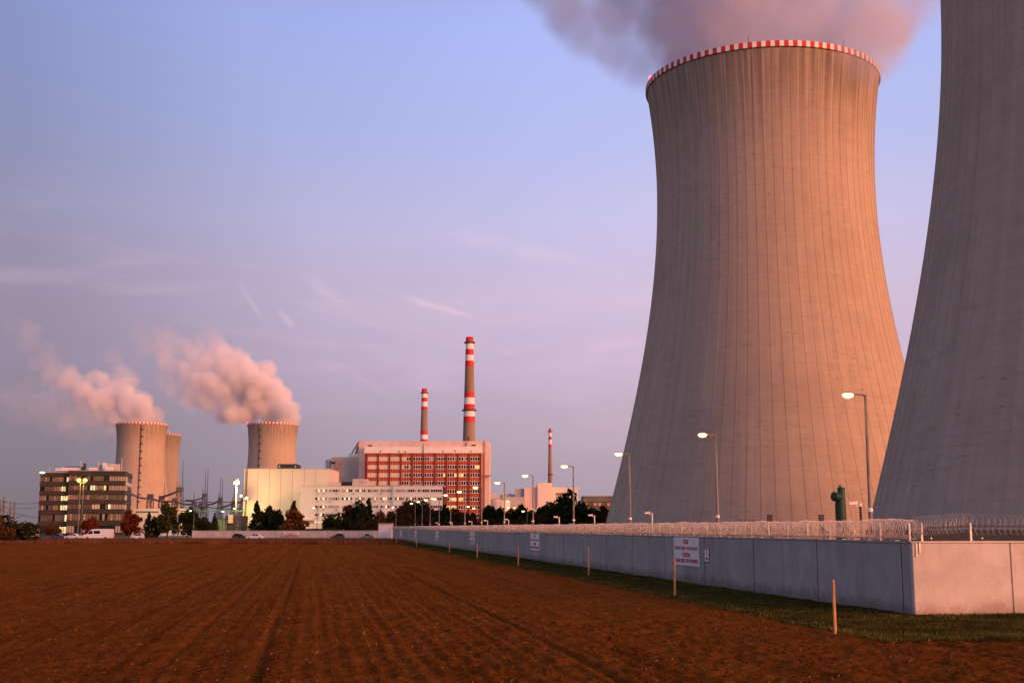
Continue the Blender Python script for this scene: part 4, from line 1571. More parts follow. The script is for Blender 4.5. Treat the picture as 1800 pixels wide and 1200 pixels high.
# flood lamps on the corner of the hall
for px, py in ((424, 871), (433.5, 875)):
    p_ = at(px, py, 462)
    root = empty('wall_flood_lamp', (p_.x, 462, p_.z), f'{"left" if px < 430 else "right"} glowing flood lamp on the ladder corner of the cream hall', 'flood lamp')
    MB().lathe([(.0, -.5), (.45, -.35), (.55, 0), (.45, .35), (.0, .5)], 10).build('lamp', M['white_glow'], root, True, off=(0, 0, 0))
    MB().box(-.08, .08, 0, 8.0, -.08, .08).build('bracket', M['dark_steel'], root, off=(0, 0, 0))
    ld = bpy.data.lights.new('lamp_light', 'POINT')
    ld.energy = 3000
    ld.color = (1.0, .64, .22)
    ld.shadow_soft_size = .4
    link('lamp_light', ld, root, (0, -.9, -.2))
# twin yellow flood mast before the dark office block
p_ = at(144.5, 843, 380)
root = empty('twin_flood_mast', (p_.x, 380, 0), 'slim mast with two yellow flood lamps before the dark office block', 'light mast')
Hm = p_.z
for dx_ in (-.55, .55):
    MB().tube([(dx_ * .9, 0, -.3), (dx_ * .9, 0, Hm - .9)], [.16, .11], 8).build('mast', M['pole_steel'], root, off=(0, 0, 0))
MB().box(-1.3, 1.3, -.1, .1, Hm - .95, Hm - .75).build('crossbar', M['dark_steel'], root, off=(0, 0, 0))
for dx_ in (-.95, .95):
    MB().lathe([(.0, Hm - .7), (.5, Hm - .55), (.7, Hm - .1), (.5, Hm + .35), (.0, Hm + .5)], 12, dx_, -.15).build('lamp', M['flood_glow'], root, True, off=(0, 0, 0))
ld = bpy.data.lights.new('lamp_light', 'POINT')
ld.energy = 1500
ld.color = (1.0, .75, .15)
ld.shadow_soft_size = .8
link('lamp_light', ld, root, (0, -1.4, Hm - .2))

# ------------------------------------------------------------------ surveillance cameras behind the wall
OFFC = 2.0
for k, (px, py) in enumerate(((1514, 884), (1146.5, 901), (1045, 905), (983, 908), (894, 912.5), (857, 914.5), (829.5, 916), (795, 917.5), (770, 918.5))):
    s = wall_s(px, OFFC)
    b_ = wp(s, OFFC, 0)
    Hc = at(px, py, b_.y).z
    root = empty('surveillance_camera', b_, f'white surveillance camera on a post behind the wall, {ORDL[k]} from the right', 'camera', 'surveillance cameras behind the wall')
    MB().tube([(0, 0, -.3), (0, 0, Hc - .12)], .045 if k else .05, 6).build('post', M['galvanised'] if k else M['dark_steel'], root, off=(0, 0, 0))
    MB().tube([(0, 0, Hc - .10), (-.16, -.03, Hc - .10), (-.18, -.03, Hc - .03)], .02, 6).build('arm', M['white_paint'], root, off=(0, 0, 0))
    MB().hexa([(-.44, -.085, Hc - .06), (-.12, -.07, Hc - .035), (-.12, .01, Hc - .035), (-.44, .025, Hc - .06),
               (-.44, -.085, Hc + .025), (-.12, -.07, Hc + .06), (-.12, .01, Hc + .06), (-.44, .025, Hc + .025)]).build('housing', M['white_paint'], root, off=(0, 0, 0))
    MB().hexa([(-.50, -.095, Hc + .030), (-.10, -.08, Hc + .066), (-.10, .02, Hc + .066), (-.50, .035, Hc + .030),
               (-.50, -.095, Hc + .042), (-.10, -.08, Hc + .078), (-.10, .02, Hc + .078), (-.50, .035, Hc + .042)]).build('sun_shield', M['white_paint'], root, off=(0, 0, 0))
    MB().box(-.04, .06, -.05, .05, Hc - .12, Hc + .0).build('junction_box', M['galvanised'], root, off=(0, 0, 0))

# ------------------------------------------------------------------ green vent pipe behind the wall
Yp = 62.0
p_ = at(1476, 856, Yp)
root = empty('green_vent_pipe', (p_.x, Yp, 0), 'dark green vertical vent pipe with a side branch in front of the big tower', 'pipe')
Hp = p_.z
k_ = Yp / F
r_ = 8.0 * k_
zs_ = at(1476, 879, Yp).z
low = MB()
low.lathe([(r_ * 1.16, -.3), (r_ * 1.16, zs_ - .25), (r_ * 1.10, zs_ - .12), (r_ * .8, zs_ + .05)], 20).build('riser', M['pipe_green'], root, True, off=(0, 0, 0))
MB().lathe([(r_ * .82, zs_ - .2), (r_ * .82, Hp - .02), (r_ * .76, Hp), (.02, Hp + .01)], 20, r_ * .30).build('stack_pipe', M['pipe_green'], root, True, off=(0, 0, 0))
cz_ = at(1476, 872.5, Yp).z
MB().tube([(0, 0, cz_ - .05), (-.16, -.12, cz_), (-.34, -.22, cz_)], .20, 14).build('branch', M['pipe_green'], root, True, off=(0, 0, 0))
MB().tube([(-.31, -.20, cz_), (-.37, -.235, cz_)], .235, 16).build('flange', M['pipe_green'], root, True, off=(0, 0, 0))
MB().tube([(-.365, -.231, cz_), (-.378, -.239, cz_)], .14, 14).build('bore', M['roof_dark'], root, off=(0, 0, 0))
MB().tube([(.02, 0, Hp), (.02, 0, Hp + .08)], .05, 6).tube([(-.08, 0, Hp + .09), (.12, 0, Hp + .09)], .02, 6).build('cap_handle', M['dark_steel'], root, off=(0, 0, 0))
for px, nm in ((1353, 'left'), (1443.5, 'right')):
    p_ = at(px, 905, 58)
    root = empty('junction_cabinet', (p_.x, 58, 0), f'{nm} small dark cabinet peeking over the razor wire', 'cabinet')
    MB().box(-.11, .11, -.1, .1, -.3, p_.z).build('body', M['dark_steel'], root, off=(0, 0, 0))
    MB().box(-.13, .13, -.12, .12, p_.z + .0, p_.z + .03).build('lid', M['dark_steel'], root, off=(0, 0, 0))

# ------------------------------------------------------------------ switchyard lattice towers and lines
def lattice(root, cx, w0, w1, z0, z1, bays, r=.14, name='leg', cy=0.0):
    """four legs and zigzag bracing between square sections"""
    def P(t, i):
        w = w0 + (w1 - w0) * t
        sx, sy = ((-1, -1), (1, -1), (1, 1), (-1, 1))[i % 4]
        return Vector((cx + sx * w / 2, cy + sy * w / 2, z0 + (z1 - z0) * t))
    for i in range(4):
        MB().tube([P(0, i), P(1, i)], r, 4).build('leg', M['lattice_steel'], root, off=(0, 0, 0))
    for i in range(2):
        pts = [P(k / bays, 0 if (k + i) % 2 == 0 else 1) for k in range(bays + 1)]
        MB().tube(pts, r * .6, 4).build('bracing', M['lattice_steel'], root, off=(0, 0, 0))


def gantry(px, py_head, py_neck, head_w, spread, Y, spikes, label):
    p_ = at(px, py_head, Y)
    k = Y / F
    zn = at(px, py_neck, Y).z
    root = empty('switchyard_tower', (p_.x, Y, 0), label, 'lattice tower', 'switchyard towers')
    hw = head_w * k
    # two splayed lattice legs under a boxed head
    for sx in (-1, 1):
        b = sx * spread * k / 2
        for dy in (-1.2, 1.2):
            for e_ in (-.9, .9):
                MB().tube([(b + e_ * k * 2.0, dy, -.3), (sx * hw * .32 + e_ * .35, dy, zn)], .17, 4).build('leg', M['lattice_steel'], root, off=(0, 0, 0))
        n_ = 7
        pts = []
        for q in range(n_ + 1):
            t = q / n_
            pts.append((b + (sx * hw * .32 - b) * t + (k * 2.0 * (1 - t) + .35 * t) * (.9 if q % 2 else -.9), -1.2, zn * t))
        MB().tube(pts, .12, 4).build('bracing', M['lattice_steel'], root, off=(0, 0, 0))
    MB().box(-hw / 2, hw / 2, -1.3, 1.3, zn, p_.z).build('head', M['lattice_steel'], root, off=(0, 0, 0))
    for (sp, py) in spikes:
        q = at(sp, py, Y)
        MB().tube([(q.x - p_.x, 0, zn), (q.x - p_.x, 0, q.z)], [.22, .09], 4).build('lightning_spike', M['lattice_steel'], root, off=(0, 0, 0))
    return root


YS = 560
gantry(264.5, 868, 877, 9, 13, YS, [], 'left small switchyard tower in front of the orange tower')
gantry(284.5, 871, 878, 8, 11, YS, [(289.5, 848)], 'second small switchyard tower in front of the orange tower')
gantry(307.5, 875, 882, 7.5, 10, YS + 10, [], 'third low switchyard tower left of the tallest one')
gantry(316.5, 856, 864, 10.5, 16, YS - 10, [(311.5, 845), (316, 846), (322.5, 808), (321.5, 846)], 'tallest switchyard tower with a long lightning spike')
gantry(341.5, 881, 887, 7, 9, YS, [(341.5, 864)], 'low switchyard tower right of the tallest one')
gantry(353, 883, 888, 6, 8, YS + 20, [], 'lowest switchyard tower left of the double-spiked one')
gantry(360.5, 867, 873, 7.5, 11, YS, [(357, 858), (362, 824), (366, 824), (364.8, 858)], 'double-spiked switchyard tower in the middle of the yard')
gantry(387.5, 874, 880, 6, 9, YS, [(385, 866), (388, 840), (391.5, 842)], 'switchyard tower left of the high mast light')
gantry(411, 880, 885, 6, 8, YS, [(409, 872), (412, 856), (413.5, 860)], 'switchyard tower right behind the high mast light')


def pylon(px, py, w, Y, label):
    p_ = at(px, py, Y)
    root = empty('power_pylon', (p_.x, Y, 0), label, 'pylon', 'power pylons at the left edge')
    lattice(root, 0, w * Y / F, .5, 0, p_.z, 8, .22)
    for t in (.72, .85):
        z_ = p_.z * t
        hw = w * Y / F * .62
        MB().tube([(-hw, 0, z_), (0, 0, z_ + .8), (hw, 0, z_)], .2, 4).build('crossarm', M['lattice_steel'], root, off=(0, 0, 0))


pylon(7.5, 872, 5, 900, 'nearest lattice pylon above the bush at the left edge')
pylon(0.5, 879, 6, 860, 'lattice pylon cut by the left edge of the picture')
pylon(19, 882, 3.6, 1100, 'middle lattice pylon left of the dark office block')
pylon(26, 882, 3.6, 1150, 'right lattice pylon left of the dark office block')


def cable(pts, Y, sag, r, label):
    P = [at(a, b, Y) for a, b in pts]
    path = []
    for p, q in zip(P[:-1], P[1:]):
        for k in range(9):
            t = k / 8
            c = p.lerp(q, t)
            c.z -= sag * 4 * t * (1 - t)
            path.append(c)
    mb = MB().tube(path, r, 4)
    o = link('power_line', mb.mesh('power_line', M['lattice_steel'], False, P[0]), None, P[0])
    tag(o, label, 'power line', 'power lines')


cable([(0, 880), (66, 884)], 900, 1.0, .22, 'upper power line left of the dark office block')
cable([(0, 889), (40, 892), (66, 890)], 900, 1.0, .20, 'middle power line left of the dark office block')
cable([(0, 894), (36, 903), (66, 908)], 900, .8, .20, 'lower power line left of the dark office block')
cable([(232, 868), (264, 875), (307, 880), (341, 885), (366, 890)], YS - 3, .8, .42, 'heavy busbar line strung across the small switchyard towers')
cable([(284, 873), (316, 861)], YS - 2, .3, .50, 'thick line rising to the tallest switchyard tower')
cable([(326, 878), (360, 872)], YS - 3, .9, .32, 'line between the tallest and the double-spiked tower')
cable([(362, 886), (387, 877)], YS - 3, .9, .42, 'line between the double-spiked tower and the next')
cable([(389, 890), (411, 882), (428, 879)], YS - 3, .6, .40, 'line passing behind the high mast light')
cable([(322, 880), (428, 881)], YS + 6, .5, .18, 'thin straight line behind the switchyard towers')
cable([(352, 889), (428, 894)], YS + 6, .5, .22, 'low thin line behind the switchyard towers')

# ------------------------------------------------------------------ vehicles
def extrude_profile(prof, w0, w1fun):
    """prof: list of (x, z); half-width given by w1fun(z); returns MB of a closed body"""
    mb = MB()
    n = len(prof)
    for sy in (-1, 1):
        for (x, z) in prof:
            mb.v.append((x, sy * w1fun(z), z))
    for k in range(n):
        a, b = k, (k + 1) % n
        mb.f.append((a, b, b + n, a + n))
    mb.f.append(tuple(range(n))[::-1])
    mb.f.append(tuple(range(n, 2 * n)))
    return mb


def wheel(root, x, y, r):
    t = MB().tube([(x, y - .1, r), (x, y + .1, r)], r, 16).build('wheel', M['tyre'], root, off=(0, 0, 0))
    MB().tube([(x, y - .115, r), (x, y + .115, r)], r * .6, 12).build('rim', M['wheel_rim'], t, off=(0, 0, 0))


def car(px0, px1, Y, paint, label, facing=-1, kind='sedan', zbase=-.05):
    a, b = X(px0, Y), X(px1, Y)
    Lg = b - a
    root = empty('parked_car' if kind != 'van' else 'delivery_van', ((a + b) / 2, Y, zbase), label, 'car' if kind != 'van' else 'van')
    f = -facing   # profile drawn with its nose at -x
    h = Lg / 2
    if kind == 'van':
        Ht = 2.5
        prof = [(-h, .45), (-h, .95), (-h * .93, 1.18), (-h * .70, 1.34), (-h * .50, 2.1), (-h * .42, 2.34), (-h * .25, 2.46), (h * .5, Ht), (h * .96, 2.44), (h, 2.2), (h, .5), (h * .98, .38), (-h * .96, .36)]
        wf = lambda z: 1.0 - max(0, z - 1.3) * .10
        glass = [[(-h * .66, 1.36), (-h * .47, 2.06), (-h * .30, 2.06), (-h * .30, 1.36)], [(-h * .22, 1.42), (-h * .22, 2.08), (h * .20, 2.08), (h * .20, 1.42)]]
        wx, wr = (-h * .66, h * .60), .36
    elif kind == 'hatch':
        prof = [(-h, .35), (-h, .62), (-h * .92, .78), (-h * .48, .93), (-h * .12, 1.36), (h * .2, 1.46), (h * .72, 1.40), (h * .95, 1.0), (h, .85), (h, .35), (h * .95, .25), (-h * .95, .25)]
        wf = lambda z: .86 - max(0, z - .9) * .25
        glass = [[(-h * .38, .96), (-h * .10, 1.30), (h * .16, 1.38), (h * .16, .96)], [(h * .22, .96), (h * .22, 1.38), (h * .62, 1.34), (h * .80, .98)]]
        wx, wr = (-h * .62, h * .62), .31
    else:
        prof = [(-h, .35), (-h, .60), (-h * .94, .76), (-h * .42, .90), (-h * .10, 1.36), (h * .12, 1.43), (h * .40, 1.36), (h * .68, .98), (h * .97, .92), (h, .75), (h, .35), (h * .95, .25), (-h * .95, .25)]
        wf = lambda z: .88 - max(0, z - .9) * .25
        glass = [[(-h * .34, .94), (-h * .08, 1.30), (h * .10, 1.35), (h * .10, .94)], [(h * .15, .94), (h * .15, 1.35), (h * .36, 1.29), (h * .55, .96)]]
        wx, wr = (-h * .62, h * .60), .31
    if facing > 0:
        prof = [(-x, z) for x, z in prof][::-1]
        glass = [[(-x, z) for x, z in g_][::-1] for g_ in glass]
        wx = (-wx[0], -wx[1])
    body = extrude_profile(prof, 0, wf).build('body', M[paint], root, off=(0, 0, 0))
    bv = body.modifiers.new('bevel', 'BEVEL')
    bv.width = .05
    bv.segments = 2
    bv.angle_limit = rad(25)
    for g_ in glass:
        mb = MB()
        n_ = len(g_)
        for e_ in (-.03, .06):
            for x, z in g_:
                mb.v.append((x, -(wf(z)) + e_ - .0, z))
        mb.f.append(tuple(range(n_)))
        mb.f.append(tuple(range(n_, 2 * n_))[::-1])
        for k in range(n_):
            mb.f.append((k, (k + 1) % n_, (k + 1) % n_ + n_, k + n_))
        mb.build('side_window', M['glass_dark'], root, off=(0, 0, 0))
    for x in wx:
        for y in (-wf(.4) + .08, wf(.4) - .08):
            wheel(root, x, y, wr)
    tx = -facing * h
    MB().box(min(tx, tx - .06 * -facing * -1) - .02, max(tx, tx) + .04, -wf(.8) + .02, -wf(.8) + .22, .75, .98 if kind != 'van' else 1.3).build('tail_light', M['tail_light'] if kind == 'van' else M['red_paint'], root, off=(0, 0, 0))
    nx = facing * h
    MB().box(nx - .06, nx + .03, -wf(.7) + .04, -wf(.7) + .30, .60, .74).build('headlight', M['sign_white'], root, off=(0, 0, 0))
    return root


car(148, 199, 281, 'car_white', 'white panel van parked in front of the dark office block', -1, 'van')
car(232, 253, 286, 'car_white', 'small white car half hidden by weeds right of the van', -1, 'hatch')
car(116, 143, 292, 'car_white', 'pale car behind the weeds left of the white van', -1, 'sedan')
car(88, 114, 294, 'car_blue', 'dark blue car under the lit entrance of the dark office block', -1, 'sedan')
car(410, 437, 284, 'car_black', 'black car in front of the low far wall', 1, 'hatch')
car(434, 464, 281, 'car_white', 'white saloon parked right of the black car', -1, 'sedan')
car(582, 606, 286, 'car_black', 'dark car alone before the right part of the far wall', -1, 'hatch')
car(634, 656, 288, 'car_grey', 'low grey car mostly hidden by weeds near the wall end', -1, 'sedan')
# small grey box van at the far left edge of the office block
car(48, 68, 290, 'car_grey', 'grey box van beside the left corner of the dark office block', -1, 'van')
# lit yellow kiosk behind it
fc = Facade('yellow_kiosk', 'small yellow lit building between the bush and the dark office block', 58, 420)
fc.box('wall', 'blind_cream', 50, 66, 927, None, 0, 5)
fc.box('roof', 'roof_dark', 49.5, 66.2, 926, 926.95, -.3, 5)
fc.box('window', 'glass_lit', 53, 64, 929, 934, -.1, .1)

# ------------------------------------------------------------------ trees
def leaf_cards(C, size, flat=.0):
    """C (n,3) centres -> folded leaf quads with random turn"""
    n = len(C)
    a = rng.normal(size=(n, 3))
    a /= np.linalg.norm(a, axis=1)[:, None]
    b = rng.normal(size=(n, 3))
    b -= a * (a * b).sum(1)[:, None]
    b /= np.linalg.norm(b, axis=1)[:, None]
    s = size * rng.uniform(.5, 1.35, n)[:, None]
    V = np.stack([C - a * s, C - b * s * .55, C + a * s, C + b * s * .55], 1).reshape(-1, 3)
    return V, np.arange(4 * n).reshape(n, 4)


def crown_round(seed, n=2600, size=.055):
    """unit crown: width 1, height 1, clumpy with gaps"""
    r = np.random.default_rng(seed)
    k = 26
    cc = r.normal(size=(k, 3))
    cc /= np.linalg.norm(cc, axis=1)[:, None]
    cc *= (r.random(k) ** .5)[:, None] * np.array([.36, .36, .36])
    cc[:, 2] = cc[:, 2] * 1.05 + .48
    rad_ = r.uniform(.09, .19, k)
    w = rad_ ** 2
    pick = r.choice(k, n, p=w / w.sum())
    d = r.normal(size=(n, 3))
    d /= np.linalg.norm(d, axis=1)[:, None]
    C = cc[pick] + d * (rad_[pick] * r.uniform(.55, 1.1, n))[:, None]
    C = C[C[:, 2] > .02]
    return leaf_cards(C, size)


def crown_conifer(seed, n=2400, size=.05):
    r = np.random.default_rng(seed)
    lv = 15
    C = []
    for i in range(lv):
        t = i / (lv - 1)
        z0 = .06 + .90 * t
        R0 = .50 * (1 - t) ** .85 + .02
        nb = int(5 + 7 * (1 - t))
        for b in range(nb):
            a = r.uniform(0, 2 * np.pi)
            Rb = R0 * r.uniform(.65, 1.12)
            m = int(n / lv / nb * (1.5 - t))
            q = r.random(m) ** .7
            C.append(np.stack([np.cos(a) * Rb * q + r.normal(0, .018, m), np.sin(a) * Rb * q + r.normal(0, .018, m), z0 - .10 * q * (1 - t) + .05 * q ** 2 + r.normal(0, .014, m)], -1))
    return leaf_cards(np.concatenate(C), size)


CROWN = {}


def crown_mesh(kind, var, matn):
    key = (kind, var, matn)
    if key not in CROWN:
        if kind == 'c':
            V, Fq = crown_conifer(100 + var)
        elif kind == 'b':
            V, Fq = crown_round(300 + var, 3000, .045)
            V = V * np.array([1, 1, 1.0]) + np.array([0, 0, -.12])
        else:
            V, Fq = crown_round(200 + var)
        CROWN[key] = np_mesh('crown', V, Fq, M[matn])
    return CROWN[key]


TRUNKS = {}


def trunk_mesh(kind):
    if kind not in TRUNKS:
        mb = MB()
        if kind == 'c':
            mb.tube([(0, 0, -.02), (.005, 0, .5), (0, 0, .95)], [.022, .013, .003], 7)
        else:
            mb.tube([(0, 0, -.02), (.01, .01, .2), (-.01, 0, .45), (0, .01, .75)], [.035, .026, .018, .006], 7)
            for k in range(6):
                a = k * 2.4
                z0 = .2 + .08 * k
                mb.tube([(0, 0, z0), (.14 * math.cos(a), .14 * math.sin(a), z0 + .12), (.30 * math.cos(a), .30 * math.sin(a), z0 + .20)], [.014, .009, .003], 5)
        TRUNKS[kind] = mb.mesh('trunk', M['bark'])
    return TRUNKS[kind]


tcount = [0]


def tree(px0, px1, py, Y, kind, matn, label, name=None, dens=1.0):
    x0, x1 = X(px0, Y), X(px1, Y)
    h = at((px0 + px1) / 2, py, Y).z
    var = tcount[0] % 4
    tcount[0] += 1
    nm = name or {'c': 'conifer_tree', 'r': 'broadleaf_tree', 'b': 'shrub'}[kind]
    root = empty(nm, ((x0 + x1) / 2, Y, 0), label, 'tree' if kind != 'b' else 'shrub')
    w = (x1 - x0)
    sx = w * (1.45 if kind == 'c' else 1.62)
    for nm_, me_ in (('trunk', trunk_mesh(kind)), ('crown', crown_mesh(kind, var, matn))):
        o = link(nm_, me_, root)
        o.scale = (sx, sx * .9, h * (1.02 if kind == 'c' else 1.08))
        o.rotation_euler = (0, 0, tcount[0] * 1.7)
    return root


tree(-22, 54, 896, 226, 'b', 'leaf_dark', 'big dark bush at the left edge of the field', 'bush')
tree(-40, 14, 905, 222, 'b', 'leaf_brown', 'yellow-brown bush cut by the left picture edge', 'bush')
tree(147, 171, 907, 330, 'r', 'leaf_red', 'small red autumn tree behind the white van')
tree(216, 243, 900, 330, 'r', 'leaf_red', 'dark red shrub at the right corner of the dark office block')
tree(84, 106, 916, 330, 'b', 'leaf_brown', 'low brown shrub beside the lit entrance of the dark office block')
tree(251, 272, 902, 345, 'c', 'leaf_dark', 'dark little conifer before the low white hall')
tree(266, 288, 903, 350, 'r', 'leaf_dark', 'dark shrub between conifer and round green tree')
tree(279, 310, 887, 345, 'r', 'leaf_green', 'round green tree before the white hall pillar')
tree(317, 343, 893, 345, 'r', 'leaf_dark', 'dense dark tree right of the white hall pillar')
tree(341, 368, 906, 350, 'r', 'leaf_dark', 'low dark tree under the green pipe bridge')
tree(369, 385, 903, 345, 'c', 'leaf_dark', 'small pointed conifer beside the green plant house')
tree(436, 465, 883, 360, 'c', 'leaf_dark', 'tall dark conifer at the left of the cream hall front')
tree(456, 482, 891, 365, 'r', 'leaf_dark', 'dark tree right of the tall conifer before the cream hall')
tree(474, 497, 891, 360, 'r', 'leaf_dark', 'rounded dark tree in the middle of the cream hall front')
tree(500, 532, 883, 365, 'c', 'leaf_dark', 'dark conifer behind an orange bush before the cream hall')
tree(494, 534, 899, 355, 'r', 'leaf_orange', 'orange autumn tree before the right end of the cream hall')
tree(570, 589, 905, 340, 'r', 'leaf_dark', 'left dark shrub before the white office building')
tree(586, 604, 902, 345, 'c', 'leaf_dark', 'small dark conifer before the white office building')
tree(602, 632, 884, 350, 'r', 'leaf_brown', 'brown autumn tree left of the big dark one')
tree(612, 645, 886, 345, 'r', 'leaf_dark', 'broad dark tree before the white office building')
tree(630, 664, 879, 350, 'c', 'leaf_dark', 'tall dark conifer left of the wall-end hut')
tree(654, 677, 895, 352, 'r', 'leaf_orange', 'orange shrub above the wall-end hut')
tree(676, 706, 896, 360, 'r', 'leaf_brown', 'brown shrub right of the wall-end hut')
tree(694, 726, 886, 365, 'r', 'leaf_brown', 'brown tree behind the thin lit lamp post')
tree(704, 742, 882, 370, 'r', 'leaf_dark', 'large dark tree before the right end of the white office')
tree(716, 754, 874, 375, 'r', 'leaf_dark', 'tallest dark tree before the red office block')
tree(742, 768, 888, 372, 'r', 'leaf_brown', 'brown tree between two lamps before the red block')
tree(760, 792, 893, 365, 'r', 'leaf_dark', 'low dark tree before the red office block')
tree(786, 818, 894, 368, 'r', 'leaf_brown', 'left reddish brown tree at the foot of the red facade')
tree(806, 838, 897, 372, 'r', 'leaf_brown', 'right reddish brown tree at the foot of the red facade')
tree(846, 886, 886, 370, 'r', 'leaf_dark', 'dark tree at the right corner of the red office block')
tree(878, 910, 898, 375, 'r', 'leaf_brown', 'brown shrub in front of the silos')
tree(905, 938, 889, 372, 'r', 'leaf_dark', 'dark tree before the cream plant blocks')
tree(932, 962, 894, 370, 'c', 'leaf_dark', 'dark conifer left of the big dark clump')
tree(948, 992, 880, 350, 'r', 'leaf_dark', 'left tree of the big dark clump before the plant blocks')
tree(976, 1020, 867, 355, 'r', 'leaf_dark', 'tallest tree of the big dark clump before the plant blocks')
tree(1004, 1048, 884, 350, 'r', 'leaf_dark', 'right tree of the big dark clump before the plant blocks')
tree(1050, 1076, 885, 372, 'r', 'leaf_brown', 'narrow brown tree beside the foot of the big tower')

# hedge line inside the low far wall, too far to count
n = 9000
yy = rng.uniform(303, 312, n)
pxs = rng.uniform(470, 665, n)
xx = (pxs - 900) / 2175 * yy
zz = rng.uniform(.2, 2.4, n) * (.8 + .25 * vnoise(xx * .2, yy * 0, 71))
V, Fq = leaf_cards(np.stack([xx, yy, zz], -1), .22)
tag(link('hedge', np_mesh('hedge', V, Fq, M['leaf_dark'])), 'dark hedge growing behind the low far wall', 'hedge', kind='stuff')
# undergrowth between the trees inside the fence
n = 26000
yy = rng.uniform(338, 392, n)
pxs = np.concatenate([rng.uniform(566, 845, n // 2), rng.uniform(845, 1062, n - n // 2)])
xx = (pxs - 900) / 2175 * yy
top = 4.6 + 2.2 * vnoise(xx * .16, yy * .05, 73) + 1.2 * vnoise(xx * .5, yy * .2, 74)
zz = rng.random(n) ** .7 * top
V, Fq = leaf_cards(np.stack([xx, yy, zz], -1), .30)
tag(link('undergrowth', np_mesh('undergrowth', V, Fq, M['leaf_undergrowth'])), 'dark brownish undergrowth between the trees behind the wall', 'undergrowth', kind='stuff')
# distant wood along the horizon
n = 26000
xx = rng.uniform(-1500, 900, n)
yy = rng.uniform(1900, 2000, n)
zz = rng.random(n) * (9 + 5 * vnoise(xx * .01, xx * 0, 72))
V, Fq = leaf_cards(np.stack([xx, yy, zz], -1), 2.6)
tag(link('distant_wood', np_mesh('distant_wood', V, Fq, M['leaf_dark'])), 'dark strip of woodland on the horizon', 'wood', kind='stuff')

# ------------------------------------------------------------------ steam plumes (baked fog grids)
def steam_material(name, dens, col):
    m = bpy.data.materials.new(name)
    m.use_nodes = True
    g = NT(m.node_tree)
    g.n.clear()
    out = g.node('ShaderNodeOutputMaterial')
    v = g.node('ShaderNodeVolumePrincipled')
    v.inputs['Color'].default_value = (*col, 1)
    v.inputs['Density'].default_value = dens
    v.inputs['Anisotropy'].default_value = 0.0
    g.l.new(v.outputs[0], out.inputs['Volume'])
    return m


